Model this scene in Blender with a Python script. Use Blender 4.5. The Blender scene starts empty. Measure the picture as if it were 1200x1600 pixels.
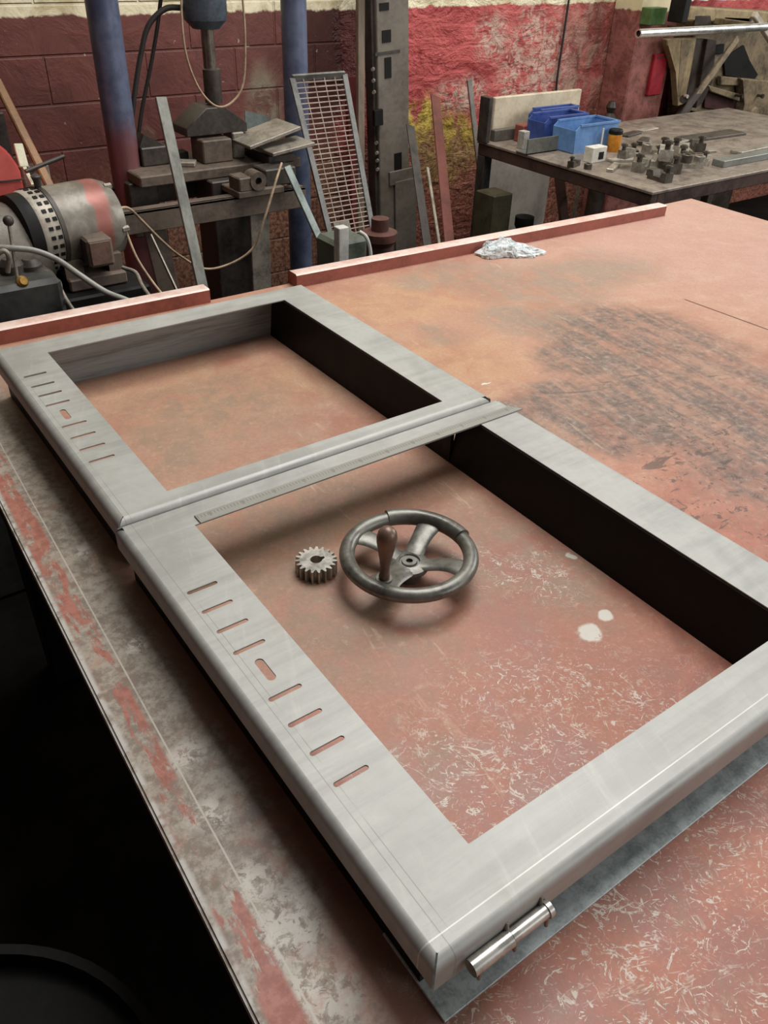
import bpy, bmesh, math, random
from mathutils import Vector, Matrix
random.seed(7)
scene = bpy.context.scene
COL = scene.collection
R90 = math.pi/2

# ------------------------------------------------------------------ camera
F = 1275.03; PITCH, ROLL, YAW = 0.624704652, 0.0373050910, 0.641535127
CZ = 1.62; TZ = 0.86; FT = CZ-2/3            # camera height, table top, top of the steel frames
_cy,_sy,_cp,_sp = math.cos(YAW),math.sin(YAW),math.cos(PITCH),math.sin(PITCH)
FW = Vector((_sy*_cp,_cy*_cp,-_sp)); _rt = Vector((_cy,-_sy,0)); _up = _rt.cross(FW)
_c,_s = math.cos(ROLL),math.sin(ROLL)
RT = _c*_rt+_s*_up; UP = -_s*_rt+_c*_up
CAM = Vector((0,0,CZ))
def W(px, py, z=None, y=None, x=None):
    """point of the place seen at a pixel of the photograph, at a known height or depth"""
    d = RT*((px-600)/F)+UP*(-(py-800)/F)+FW
    t = (z-CZ)/d.z if z is not None else (y/d.y if y is not None else x/d.x)
    return CAM+d*t
cd = bpy.data.cameras.new('camera'); cam = bpy.data.objects.new('camera', cd); COL.objects.link(cam)
cd.sensor_fit='VERTICAL'; cd.sensor_height=36; cd.sensor_width=27; cd.lens=36*F/1600; cd.clip_start=0.02
M = Matrix((RT,UP,-FW)).transposed().to_4x4(); M.translation = CAM
cam.matrix_world = M; scene.camera = cam

# ------------------------------------------------------------------ light and exposure
scene.view_settings.view_transform='Standard'; scene.view_settings.look='None'
scene.view_settings.gamma=1; scene.view_settings.use_curve_mapping=False
scene.view_settings.exposure=-0.02
wd = bpy.data.worlds.new('daylight'); scene.world = wd; wd.use_nodes=True
wd.node_tree.nodes['Background'].inputs[0].default_value=(0.95,1.0,1.05,1)
wd.node_tree.nodes['Background'].inputs[1].default_value=0.26
def area(name, loc, target, sx, sy, power, col=(1,1,1)):
    l = bpy.data.lights.new(name,'AREA'); l.shape='RECTANGLE'; l.size=sx; l.size_y=sy; l.energy=power; l.color=col
    o = bpy.data.objects.new(name,l); COL.objects.link(o); o.location=loc
    o.rotation_euler=(Vector(target)-Vector(loc)).to_track_quat('-Z','Y').to_euler(); return o
area('skylight_lamp',(1.9,1.3,4.2),(1.3,1.3,0.8),2.6,2.0,104,(1,0.99,0.97))
area('window_daylight',(6.4,0.6,2.7),(1.4,1.8,0.9),2.6,1.8,115,(1,1,0.98))
area('front_fill',(3.6,-3.2,2.3),(2.6,3.4,0.7),3.0,1.6,56,(1,1,0.98))  # unseen broad fill from behind the camera, added to brighten front faces
area('back_wall_fill',(2.4,2.5,4.4),(2.4,2.9,0.8),3.2,1.2,60,(1,0.99,0.97))  # extra overhead fill, added to brighten the back of the room

# ------------------------------------------------------------------ materials
def lin(c):
    return tuple(((v/255)/12.92 if v/255<=0.04045 else ((v/255+0.055)/1.055)**2.4) for v in c[:3])+(1,)
class N:
    """small node helper"""
    def __init__(s, name, origin=(0,0,0)):
        s.m = bpy.data.materials.new(name); s.m.use_nodes=True; s.t=s.m.node_tree; s.nd=s.t.nodes; s.lk=s.t.links
        s.p = s.nd['Principled BSDF']
        tc = s.nd.new('ShaderNodeTexCoord'); mp = s.nd.new('ShaderNodeMapping'); s.lk.new(tc.outputs['Object'],mp.inputs[0])
        mp.inputs['Location'].default_value=origin; s.v = mp.outputs[0]
    def put(s, sock, v):
        if isinstance(v,(int,float)): sock.default_value=v
        elif isinstance(v,(tuple,list)): sock.default_value=v
        else: s.lk.new(v,sock)
    def scale(s, sc, v=None):
        mp = s.nd.new('ShaderNodeMapping'); s.lk.new(v or s.v,mp.inputs[0]); mp.inputs['Scale'].default_value=sc; return mp.outputs[0]
    def rot(s, r, v=None):
        mp = s.nd.new('ShaderNodeMapping'); s.lk.new(v or s.v,mp.inputs[0]); mp.inputs['Rotation'].default_value=r; return mp.outputs[0]
    def noise(s, sc=5, det=4, rough=0.55, dist=0, v=None):
        n = s.nd.new('ShaderNodeTexNoise'); s.lk.new(v or s.v,n.inputs['Vector'])
        n.inputs['Scale'].default_value=sc; n.inputs['Detail'].default_value=det; n.inputs['Roughness'].default_value=rough; n.inputs['Distortion'].default_value=dist
        return n.outputs['Fac']
    def math(s, op, a, b=0.0, c=None, clamp=False):
        n = s.nd.new('ShaderNodeMath'); n.operation=op; n.use_clamp=clamp; s.put(n.inputs[0],a); s.put(n.inputs[1],b)
        if c is not None: s.put(n.inputs[2],c)
        return n.outputs[0]
    def step(s, f, a, b, lo=0.0, hi=1.0):
        n = s.nd.new('ShaderNodeMapRange'); n.interpolation_type='SMOOTHSTEP'; s.put(n.inputs[0],f)
        n.inputs[1].default_value=a; n.inputs[2].default_value=b; n.inputs[3].default_value=lo; n.inputs[4].default_value=hi
        return n.outputs[0]
    def mix(s, f, a, b):
        n = s.nd.new('ShaderNodeMix'); n.data_type='RGBA'; s.put(n.inputs[0],f)
        s.put(n.inputs[6], lin(a) if isinstance(a,tuple) else a); s.put(n.inputs[7], lin(b) if isinstance(b,tuple) else b)
        return n.outputs[2]
    def xyz(s, v=None):
        n = s.nd.new('ShaderNodeSeparateXYZ'); s.lk.new(v or s.v,n.inputs[0]); return n.outputs
    def blob(s, c, r, k=(1,1,1), soft=0.5, v=None):
        """1 inside a stain of radius r around c, 0 outside"""
        a = s.nd.new('ShaderNodeVectorMath'); a.operation='SUBTRACT'; s.lk.new(v or s.v,a.inputs[0]); a.inputs[1].default_value=c
        b = s.nd.new('ShaderNodeVectorMath'); b.operation='MULTIPLY'; s.lk.new(a.outputs[0],b.inputs[0]); b.inputs[1].default_value=k
        l = s.nd.new('ShaderNodeVectorMath'); l.operation='LENGTH'; s.lk.new(b.outputs[0],l.inputs[0])
        return s.step(l.outputs['Value'], r*(1-soft), r*(1+soft), 1.0, 0.0)
    def blobs(s, lst, soft=0.5, v=None):
        o=None
        for c,r,*k in lst:
            b=s.blob(c,r,k[0] if k else (1,1,1),soft,v); o = b if o is None else s.math('MAXIMUM',o,b)
        return o
    def warp(s, amount, sc, v=None):
        n = s.nd.new('ShaderNodeTexNoise'); s.lk.new(v or s.v,n.inputs['Vector']); n.inputs['Scale'].default_value=sc; n.inputs['Detail'].default_value=3
        a = s.nd.new('ShaderNodeVectorMath'); a.operation='MULTIPLY_ADD'; s.lk.new(n.outputs['Color'],a.inputs[0])
        a.inputs[1].default_value=(amount,)*3
        b = s.nd.new('ShaderNodeVectorMath'); b.operation='SUBTRACT'; s.lk.new(v or s.v,b.inputs[0]); b.inputs[1].default_value=(amount/2,)*3
        s.lk.new(b.outputs[0],a.inputs[2]); return a.outputs[0]
    def bump(s, h, strength=0.3, dist=0.01):
        n = s.nd.new('ShaderNodeBump'); s.lk.new(h,n.inputs['Height']); n.inputs['Strength'].default_value=strength; n.inputs['Distance'].default_value=dist
        s.lk.new(n.outputs[0],s.p.inputs['Normal'])
    def out(s, col, rough=0.5, metal=0.0, spec=0.5):
        s.put(s.p.inputs['Base Color'], lin(col) if isinstance(col,tuple) else col); s.put(s.p.inputs['Roughness'],rough)
        s.put(s.p.inputs['Metallic'],metal); s.p.inputs['Specular IOR Level'].default_value=spec
        return s.m
_mats={}
def mat(name, c1, c2=None, rough=0.55, metal=0.0, sc=14, bump=0.15, spec=0.5, lo=0.35, hi=0.68, stretch=None):
    if name in _mats: return _mats[name]
    n=N(name); v=n.scale(stretch) if stretch else n.v
    c2 = c2 or tuple(int(a*0.72) for a in c1)
    f=n.noise(sc,6,0.65,0.3,v); g=n.noise(sc*7,3,0.6,0,v)
    k=n.step(n.math('MULTIPLY_ADD',g,0.35,n.math('MULTIPLY',f,0.75)),lo,hi)
    if bump: n.bump(n.math('ADD',f,n.math('MULTIPLY',g,0.4)),bump,0.004)
    _mats[name]=n.out(n.mix(k,c2,c1),n.step(f,0.3,0.7,rough-0.08,rough+0.08),metal,spec); return _mats[name]

# ------------------------------------------------------------------ mesh helpers
def box(bm, x0,x1,y0,y1,z0,z1, bev=0.0, rot=None, seg=1):
    c=Vector(((x0+x1)/2,(y0+y1)/2,(z0+z1)/2))
    m=Matrix.Translation(c)@(rot.to_4x4() if rot else Matrix.Identity(4))@Matrix.Diagonal((abs(x1-x0),abs(y1-y0),abs(z1-z0),1))
    r=bmesh.ops.create_cube(bm,size=1,matrix=m)
    if bev:
        es=list({e for v in r['verts'] for e in v.link_edges})
        bmesh.ops.bevel(bm,geom=es,offset=bev,segments=seg,affect='EDGES',profile=0.5)
def basis(d, side=None):
    d=Vector(d).normalized()
    a=Vector(side) if side is not None else (Vector((0,0,1)) if abs(d.z)<0.9 else Vector((1,0,0)))
    u=(a-d*a.dot(d)).normalized(); return u, d.cross(u).normalized(), d
def bar(bm, p0, p1, w, t, side=(1,0,0), bev=0.0):
    """bar from p0 to p1, w wide along side, t thick"""
    p0,p1=Vector(p0),Vector(p1); u,v,d=basis(p1-p0,side)
    m=Matrix((u,v,d)).transposed().to_4x4(); m.translation=(p0+p1)/2
    r=bmesh.ops.create_cube(bm,size=1,matrix=m@Matrix.Diagonal((w,t,(p1-p0).length,1)))
    if bev: bmesh.ops.bevel(bm,geom=list({e for q in r['verts'] for e in q.link_edges}),offset=bev,segments=1,affect='EDGES')
def sweep(bm, pts, r, n=10, closed=False, cap=True):
    pts=[Vector(p) for p in pts]; rs=r if isinstance(r,(list,tuple)) else [r]*len(pts)
    rings=[]; u=None
    for i,p in enumerate(pts):
        a=pts[i-1] if (i or closed) else p; b=pts[(i+1)%len(pts)] if (i<len(pts)-1 or closed) else p
        d=(b-a).normalized()
        if u is None: u=basis(d)[0]
        u=(u-d*u.dot(d)).normalized(); v=d.cross(u)
        rings.append([bm.verts.new(p+(u*math.cos(k*2*math.pi/n)+v*math.sin(k*2*math.pi/n))*rs[i]) for k in range(n)])
    m=len(rings)
    for i in range(m if closed else m-1):
        A,B=rings[i],rings[(i+1)%m]
        for k in range(n): bm.faces.new((A[k],A[(k+1)%n],B[(k+1)%n],B[k]))
    if cap and not closed:
        bm.faces.new(list(reversed(rings[0]))); bm.faces.new(rings[-1])
def smooth_path(pts, n=8):
    pts=[Vector(p) for p in pts]; out=[]
    P=[pts[0]*2-pts[1]]+pts+[pts[-1]*2-pts[-2]]
    for i in range(1,len(P)-2):
        a,b,c,d=P[i-1:i+3]
        for k in range(n):
            t=k/n; out.append(0.5*((2*b)+(c-a)*t+(2*a-5*b+4*c-d)*t*t+(3*b-a-3*c+d)*t**3))
    out.append(pts[-1]); return out
def lathe(bm, prof, o, axis=(0,0,1), n=32, closed=False):
    """prof = (radius, height) pairs turned about axis through o"""
    u,v,d=basis(axis); o=Vector(o); rings=[]
    for r,h in prof:
        if r<1e-6: rings.append([bm.verts.new(o+d*h)])
        else: rings.append([bm.verts.new(o+d*h+(u*math.cos(k*2*math.pi/n)+v*math.sin(k*2*math.pi/n))*r) for k in range(n)])
    pairs=list(zip(rings,rings[1:]))+([(rings[-1],rings[0])] if closed else [])
    for A,B in pairs:
        for k in range(n):
            q=[A[k%len(A)],A[(k+1)%len(A)],B[(k+1)%len(B)],B[k%len(B)]]
            s=[]; [s.append(x) for x in q if x not in s]
            if len(s)>2: bm.faces.new(s)
def cyl(bm, p0, p1, r0, r1=None, n=20):
    p0,p1=Vector(p0),Vector(p1); L=(p1-p0).length; r1=r0 if r1 is None else r1
    lathe(bm,[(0,0),(r0,0),(r1,L),(0,L)],p0,p1-p0,n)
def prism(bm, poly, fr, a, b):
    """poly in 2D, fr(u,v,w) -> point, swept over w from a to b"""
    A=[bm.verts.new(fr(u,v,a)) for u,v in poly]; B=[bm.verts.new(fr(u,v,b)) for u,v in poly]; n=len(poly)
    for k in range(n): bm.faces.new((A[k],A[(k+1)%n],B[(k+1)%n],B[k]))
    bm.faces.new(list(reversed(A))); bm.faces.new(B)
def rootloc(o):
    while o.parent: o=o.parent
    return o.location.copy()
def obj(name, bm, m, parent=None, smooth=30, origin=None):
    """bm holds world coordinates; link it as one mesh object"""
    bmesh.ops.recalc_face_normals(bm,faces=bm.faces[:])
    if parent is not None: off=rootloc(parent)
    else: off=Vector(origin) if origin is not None else Vector((0,0,0))
    bmesh.ops.translate(bm,verts=bm.verts[:],vec=-off)
    me=bpy.data.meshes.new(name); bm.to_mesh(me); bm.free()
    for q in (m if isinstance(m,list) else [m]): me.materials.append(q)
    if smooth:
        for f in me.polygons: f.use_smooth=True
        me.set_sharp_from_angle(angle=math.radians(smooth))
    o=bpy.data.objects.new(name,me); COL.objects.link(o)
    if parent is not None: o.parent=parent
    elif origin is not None: o.location=off
    return o
def tag(o, label, cat, group=None, kind=None):
    o['label']=label; o['category']=cat
    if group: o['group']=group
    if kind: o['kind']=kind
    return o
def thing(name, label, cat, loc=(0,0,0), group=None):
    o=bpy.data.objects.new(name,None); o.empty_display_size=0.05; COL.objects.link(o); o.location=loc
    return tag(o,label,cat,group)
def struct(name, bm, m, smooth=30):
    o=obj(name,bm,m,None,smooth); o['kind']='structure'; return o
def B(): return bmesh.new()
def one(name, bm, m, label, cat, group=None, smooth=30):
    """a thing that is one mesh, its origin at its base"""
    c=sum((v.co for v in bm.verts),Vector())/len(bm.verts); c.z=min(v.co.z for v in bm.verts)
    return tag(obj(name,bm,m,None,smooth,origin=c),label,cat,group)

# ------------------------------------------------------------------ wall, floor, pier
WY=3.6
def wall_mat():
    n=N('painted_block_wall'); x,y,z=n.xyz()
    wv=n.warp(0.10,9); wv2=n.warp(0.05,30)
    fine=n.noise(60,4,0.7); mid=n.noise(9,6,0.65,0.5); big=n.noise(2.2,4,0.6)
    P=lambda px,py: tuple(W(px,py,y=WY))
    flat=(1,0,1)
    maroon=n.mix(n.step(mid,0.3,0.7),(98,54,48),(118,66,58))
    maroon=n.mix(n.step(big,0.5,0.75,0,0.55),maroon,(78,44,36))
    red=n.mix(n.step(n.noise(9,6,0.7,0.8,n.scale((0.6,1,1.5))),0.36,0.62),(146,48,48),(192,88,84))
    redmask=n.step(n.math('ADD',x,n.math('MULTIPLY_ADD',mid,0.12,-0.06)),2.30,2.36)
    col=n.mix(redmask,maroon,red)
    # dark brown panel area and worn paint
    brown=n.blobs([(P(510,60),0.20,(1,0,.6))],0.25,wv2); col=n.mix(n.math('MULTIPLY',brown,0.8),col,(62,32,26))
    grey=n.blobs([(P(415,170),0.10,(1.3,0,0.6)),(P(390,225),0.09,flat),(P(225,225),0.05,flat)],0.5,wv)
    col=n.mix(n.math('MULTIPLY',grey,n.step(mid,0.40,0.55,0.15,0.9)),col,(138,126,106))
    worn=n.blobs([(P(800,110),0.13,(1.3,0,.7)),(P(850,130),0.20,(1,0,0.6)),(P(770,60),0.10,flat),(P(720,150),0.12,(0.7,0,1.6)),(P(830,45),0.10,flat)],0.6,wv)
    col=n.mix(n.math('MULTIPLY',worn,n.step(n.noise(22,6,0.75,0.8),0.42,0.56,0.05,0.9)),col,(196,168,150))
    tan=n.blobs([(P(925,120),0.26,(1.0,0,0.4)),(P(880,170),0.12,flat)],0.5,wv); col=n.mix(n.math('MULTIPLY',tan,n.step(n.noise(7,6,0.7,0.3,n.scale((3,1,0.6))),0.36,0.6,0.35,0.9)),col,n.mix(n.step(mid,0.42,0.6),(112,70,58),(162,132,114)))
    yel=n.blobs([(P(660,200),0.14,(0.9,0,1.0)),(P(700,235),0.17,(0.9,0,0.9)),(P(735,225),0.10,flat)],0.3,wv)
    ycol=n.mix(n.step(n.noise(20,5,0.7),0.35,0.62),(120,92,30),(206,178,78))
    col=n.mix(n.math('MULTIPLY',yel,n.step(mid,0.3,0.44)),col,ycol)
    low=n.step(n.math('ADD',z,n.math('MULTIPLY_ADD',mid,0.5,-0.25)),0.80,0.60)
    col=n.mix(n.math('MULTIPLY',low,0.75),col,n.mix(n.step(fine,0.4,0.6),(84,52,42),(150,112,84)))
    specks=n.step(n.noise(38,3,0.6,0.3),0.70,0.74); col=n.mix(n.math('MULTIPLY',specks,0.7),col,(190,170,150))
    # cream band at the top
    top=n.step(n.math('ADD',z,n.math('MULTIPLY_ADD',mid,0.05,-0.025)),1.298,1.308)
    cream=n.mix(n.step(mid,0.35,0.6),(196,180,140),(236,224,190)); col=n.mix(top,col,cream)
    # block joints on the left, rough plaster on the right
    br=n.nd.new('ShaderNodeTexBrick'); cmb=n.nd.new('ShaderNodeCombineXYZ'); n.lk.new(x,cmb.inputs[0]); n.lk.new(z,cmb.inputs[1]); n.lk.new(cmb.outputs[0],br.inputs['Vector'])
    br.inputs['Scale'].default_value=1; br.inputs['Brick Width'].default_value=0.40; br.inputs['Row Height'].default_value=0.1675; br.inputs['Mortar Size'].default_value=0.006; br.inputs['Mortar Smooth'].default_value=0.6; br.inputs['Bias'].default_value=0
    h=n.math('MULTIPLY',br.outputs['Fac'],n.math('MULTIPLY_ADD',redmask,0.85,-0.9))
    h=n.math('ADD',h,n.math('MULTIPLY',mid,n.math('MULTIPLY_ADD',redmask,1.6,0.5)))
    h=n.math('ADD',h,n.math('MULTIPLY',n.noise(9,5,0.6,0.9,n.scale((0.6,1,1.5))),n.math('MULTIPLY',n.math('MULTIPLY',redmask,n.step(x,3.5,4.0,1.0,0.25)),1.9)))
    n.bump(h,0.7,0.02)
    return n.out(col,0.55,0,0.4)
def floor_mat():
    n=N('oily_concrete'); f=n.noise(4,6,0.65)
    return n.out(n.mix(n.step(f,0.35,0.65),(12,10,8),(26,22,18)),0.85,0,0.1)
WALL=wall_mat()
b=B(); box(b,-4,9,WY,WY+0.25,0,3.0); struct('wall_back',b,WALL)
b=B(); box(b,-1.55,-1.30,-3.4,WY,0,3.0); struct('shade_wall_left',b,mat('shade_wall_paint',(84,50,44),(64,40,34),0.7,sc=4))  # unseen dark wall, added to keep light off the left sides
b=B(); box(b,-1.55,0.25,-3.4,WY,3.0,3.1); struct('shade_ceiling',b,mat('shade_ceiling_paint',(150,142,128),(120,112,100),0.8,sc=3))  # unseen partial cover, added to block light from the upper left
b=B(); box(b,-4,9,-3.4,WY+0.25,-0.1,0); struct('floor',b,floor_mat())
def pier_mat():
    n=N('pier_paint'); x,y,z=n.xyz(); f=n.noise(10,6,0.7,0.4); g=n.noise(30,5,0.7)
    col=n.mix(n.step(f,0.36,0.62),(110,62,55),(150,94,84)); col=n.mix(n.math('MULTIPLY',n.step(g,0.56,0.62),0.6),col,(84,62,52))
    col=n.mix(n.step(n.math('ADD',z,n.math('MULTIPLY_ADD',f,0.05,-0.025)),1.27,1.28),col,(206,192,154)); n.bump(f,0.5,0.01); return n.out(col,0.6,0,0.35)
px0=W(988,100,y=3.40).x; px1=W(1046,100,y=3.40).x
b=B(); box(b,px0,px1,3.40,WY,0,3.0,0.008); struct('trim_1',b,pier_mat())

# ------------------------------------------------------------------ shared materials
DARK=mat('dark_steel',(76,69,62),(44,39,35),0.5,0.3,sc=10)
BLACK=mat('black_scale_and_shade',(26,24,22),(14,13,12),0.6,0.2,sc=10,spec=0.25)  # also used on the frame webs, where the black stands for shade
RUSTY=mat('rusty_brown_steel',(108,93,80),(70,58,49),0.65,0.1,sc=9)
GREYST=mat('grey_bar_steel',(140,139,130),(106,104,97),0.42,0.5,sc=16,stretch=(1,1,0.3))
OFFCUT=mat('offcut_steel',(152,144,130),(104,96,86),0.5,0.3,sc=18)
CABLE=mat('tan_cable',(176,152,122),(130,108,86),0.6,sc=30,bump=0)
BLKRUB=mat('black_rubber',(40,32,28),(26,22,20),0.6,bump=0)
SHINY=mat('bright_tube_steel',(214,212,204),(190,187,180),0.26,0.8,sc=20,bump=0)
BRASS=mat('brass',(190,150,80),(130,96,46),0.35,0.7,bump=0)

# ------------------------------------------------------------------ welding table
def table_mat():
    n=N('worn_red_oxide_tabletop',origin=(1.4,0.7,0)); x,y,z=n.xyz()
    flat=(1,1,0)
    P=lambda px,py: tuple(W(px,py,z=TZ))
    wv=n.warp(0.16,6); wv2=n.warp(0.025,26)
    big=n.noise(2.6,5,0.6,0.4); mid=n.noise(11,6,0.68,0.5); fine=n.noise(70,5,0.7); grit=n.noise(190,3,0.7); m2=n.noise(26,5,0.7,0.6)
    streak=n.noise(1.5,6,0.72,0.5,n.scale((20,2.4,1),n.rot((0,0,0.10))))
    streak2=n.noise(2.0,6,0.7,0.8,n.scale((3.0,20,1),n.rot((0,0,0.35))))
    col=n.mix(n.step(big,0.36,0.62),(184,124,100),(198,146,120))
    col=n.mix(n.step(mid,0.40,0.66,0,0.7),col,(202,162,134))
    col=n.mix(n.step(m2,0.50,0.68,0,0.45),col,(178,140,114))
    # redder towards the front
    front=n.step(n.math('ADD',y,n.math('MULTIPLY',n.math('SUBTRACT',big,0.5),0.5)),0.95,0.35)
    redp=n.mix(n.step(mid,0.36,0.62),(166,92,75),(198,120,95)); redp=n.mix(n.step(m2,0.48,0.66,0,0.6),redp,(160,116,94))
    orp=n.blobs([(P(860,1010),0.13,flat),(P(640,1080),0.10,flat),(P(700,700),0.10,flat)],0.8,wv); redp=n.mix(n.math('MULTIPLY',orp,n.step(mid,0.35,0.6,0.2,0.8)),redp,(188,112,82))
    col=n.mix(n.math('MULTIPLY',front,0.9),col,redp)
    # pink at the far right end, partly glancing sheen put into the colour
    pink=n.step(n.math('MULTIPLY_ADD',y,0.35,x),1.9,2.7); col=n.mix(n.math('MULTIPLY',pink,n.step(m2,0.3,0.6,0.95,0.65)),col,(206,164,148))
    # ochre patches
    och=n.blobs([(P(640,470),0.15,(0.8,1,0)),(P(720,560),0.14,flat),(P(560,480),0.10,flat),(P(300,620),0.14,flat),(P(420,600),0.1,flat)],0.7,wv)
    col=n.mix(n.math('MULTIPLY',och,n.step(mid,0.35,0.6,0.1,0.5)),col,(206,158,108))
    # grey rubbed patches
    gre=n.blobs([(P(960,520),0.19,flat),(P(1050,560),0.2,flat),(P(910,560),0.10,flat),(P(1130,620),0.22,flat),(P(1020,640),0.16,flat),(P(900,625),0.10,flat),(P(860,660),0.07,(1,.6,0)),(P(940,670),0.08,flat),(P(1190,720),0.14,flat)],0.32,wv)
    gre2=n.blobs([(P(860,440),0.14,(0.8,1,0)),(P(930,425),0.12,(0.6,1,0)),(P(690,428),0.07,(.5,1,0)),(P(780,440),0.13,flat),(P(820,500),0.10,flat),(P(690,520),0.06,flat)],0.5,wv)
    gk=n.math('MULTIPLY',gre,n.step(n.math('ADD',n.math('MULTIPLY',streak,0.65),n.math('MULTIPLY',m2,0.35)),0.40,0.60,0.30,0.95))
    col=n.mix(gk,col,n.mix(n.step(fine,0.36,0.64),(82,74,70),(130,114,104)))
    col=n.mix(n.math('MULTIPLY',gre2,n.step(n.math('ADD',n.math('MULTIPLY',streak,0.4),n.math('MULTIPLY',mid,0.6)),0.38,0.58,0.15,0.75)),col,n.mix(m2,(130,116,104),(164,144,124)))
    # beige wear inside the front opening
    wear=n.blobs([(P(420,860),0.14,flat),(P(520,800),0.11,flat),(P(560,960),0.11,flat),(P(760,860),0.12,flat),(P(900,900),0.08,flat),(P(340,640),0.13,flat),(P(250,700),0.1,flat),(P(640,980),0.06,flat),(P(480,1030),0.06,flat),(P(640,1200),0.05,flat)],0.7,wv)
    col=n.mix(n.math('MULTIPLY',wear,n.step(n.math('ADD',n.math('MULTIPLY',mid,0.5),n.math('MULTIPLY',m2,0.5)),0.40,0.58,0.15,0.85)),col,(160,132,108))
    col=n.mix(n.math('MULTIPLY',n.step(grit,0.35,0.65),0.20),col,(120,84,70)); col=n.mix(n.math('MULTIPLY',n.step(fine,0.55,0.72),0.35),col,(216,182,156))
    # left working edge: greyed strip with red left along the rim
    ed=n.math('SUBTRACT',x,n.math('MULTIPLY_ADD',y,0.0300,0.0995))          # distance from the edge
    edn=n.math('ADD',ed,n.math('MULTIPLY_ADD',big,0.05,n.math('MULTIPLY_ADD',mid,0.05,-0.05)))
    strip=n.step(edn,0.125,0.085)
    scol=n.mix(n.step(n.math('ADD',n.math('MULTIPLY',n.noise(26,6,0.75,0.2),0.55),n.math('MULTIPLY',n.noise(95,4,0.75),0.45)),0.42,0.58),(128,116,102),(180,171,156))
    wht=n.blobs([(P(450,1450),0.035,flat),(P(500,1540),0.030,flat),(P(330,1270),0.022,flat),(P(290,1180),0.020,flat),(P(400,1380),0.022,flat),(P(210,1010),0.014,flat),(P(130,860),0.016,flat)],0.7,wv2)
    scol=n.mix(n.math('MULTIPLY',wht,n.step(n.noise(75,5,0.75,0.5),0.44,0.54)),scol,(226,220,208))
    col=n.mix(n.math('MULTIPLY',strip,n.step(n.math('ADD',n.math('MULTIPLY',n.noise(12,5,0.7),0.7),n.math('MULTIPLY',fine,0.3)),0.34,0.50,0.40,0.95)),col,scol)
    brn_shade=n.math('MULTIPLY',n.step(edn,0.09,0.125),n.step(x,0.30,0.24)); col=n.mix(n.math('MULTIPLY',brn_shade,0.7),col,n.mix(n.step(mid,0.4,0.6),(96,72,62),(124,98,84)))  # brown shade beside the frame, painted into the tabletop colour
    rim=n.math('MULTIPLY',n.step(ed,0.042,0.036),n.step(ed,0.006,0.012))
    rl=n.scale((8,1.6,1)); col=n.mix(n.math('MULTIPLY',rim,n.step(n.noise(5,5,0.7,0.3,rl),0.46,0.52)),col,n.mix(n.step(fine,0.4,0.6),(160,88,72),(184,114,96)))
    bare=n.math('MULTIPLY',n.step(ed,0.011,0.005),n.step(n.noise(30,3,0.6),0.40,0.55)); col=n.mix(bare,col,(206,202,194))
    # white scratches: broken contour lines of stretched noises, only in scuffed places
    zone=n.blobs([(P(1000,1500),0.17,flat),(P(1150,1450),0.17,flat),(P(880,1540),0.10,flat),(P(800,1560),0.07,flat),(P(880,1200),0.13,flat),(P(720,1280),0.10,flat),(P(980,1100),0.11,flat),(P(820,1100),0.10,flat),(P(690,1180),0.08,flat),(P(850,900),0.06,flat),(P(770,880),0.05,flat),(P(660,1240),0.05,flat),(P(1060,1330),0.08,flat)],0.6,wv)
    zone2=n.math('MAXIMUM',zone,n.step(mid,0.5,0.7,0.03,0.22))
    def scr(sc,dist,v,w):
        q=n.noise(sc,5,0.6,dist,v); return n.step(n.math('ABSOLUTE',n.math('SUBTRACT',q,0.5)),w,w*0.3)
    def dash(rz,sx,sy,th):
        return n.step(n.noise(1.0,2.5,0.6,0.15,n.scale((sx,sy,1),n.rot((0,0,rz)))),th,th+0.022)
    br=n.step(n.noise(34,4,0.7),0.50,0.56); br3=n.step(n.noise(15,3,0.6,0.2,n.rot((0.1,0,2))),0.46,0.56)
    l1=n.math('MULTIPLY',scr(7,0.5,n.scale((1,3.0,1),n.rot((0,0,0.5))),0.009),br)
    ds=[dash(0.45,60,420,0.67),dash(-0.5,50,400,0.675),dash(1.35,70,380,0.675),dash(0.1,30,460,0.685),dash(-1.0,80,330,0.675),dash(0.8,100,280,0.665)]
    sq=scr(11,0.9,n.scale((2.6,1,1),n.rot((0,0,-0.3))),0.011)
    sc_=n.math('MAXIMUM',n.math('MULTIPLY',l1,0.9),n.math('MULTIPLY',sq,n.step(n.noise(29,4,0.7,0.3,n.rot((0,0.4,0))),0.51,0.57)))
    for q in ds: sc_=n.math('MAXIMUM',sc_,q)
    sc_=n.math('MULTIPLY',sc_,n.step(br3,0,1,0.42,1.0))
    sq2=n.math('MULTIPLY',scr(17,1.4,n.rot((0,0,1.1)),0.014),n.step(n.noise(36,4,0.7,0.3,n.rot((0.5,0,0))),0.50,0.56)); sc_=n.math('MAXIMUM',sc_,sq2)
    chips=n.math('MULTIPLY',n.step(n.noise(85,6,0.75,0.6),0.60,0.66),n.step(n.noise(10,3,0.6),0.36,0.50))
    sc_=n.math('MAXIMUM',sc_,chips)
    col=n.mix(n.math('MULTIPLY',sc_,n.math('MULTIPLY',zone2,0.95)),col,(226,214,198))
    # dark scuff lines in the grey field, light scores
    dl=n.math('MULTIPLY',n.step(streak2,0.60,0.66),n.math('MULTIPLY',gre,0.7)); col=n.mix(dl,col,(84,74,70))
    far=n.step(y,0.35,0.75); sp=n.math('MULTIPLY',n.step(n.math('MAXIMUM',n.noise(42,4,0.7,0.6),n.noise(30,5,0.7,0.6,n.scale((0.4,1.3,1)))),0.58,0.64),n.step(x,0.93,1.0)); sp=n.math('MULTIPLY',sp,n.blobs([(P(1000,780),0.16,flat),(P(1150,780),0.2,flat),(P(1080,700),0.18,flat),(P(1190,860),0.14,flat)],0.5,wv))
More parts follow.
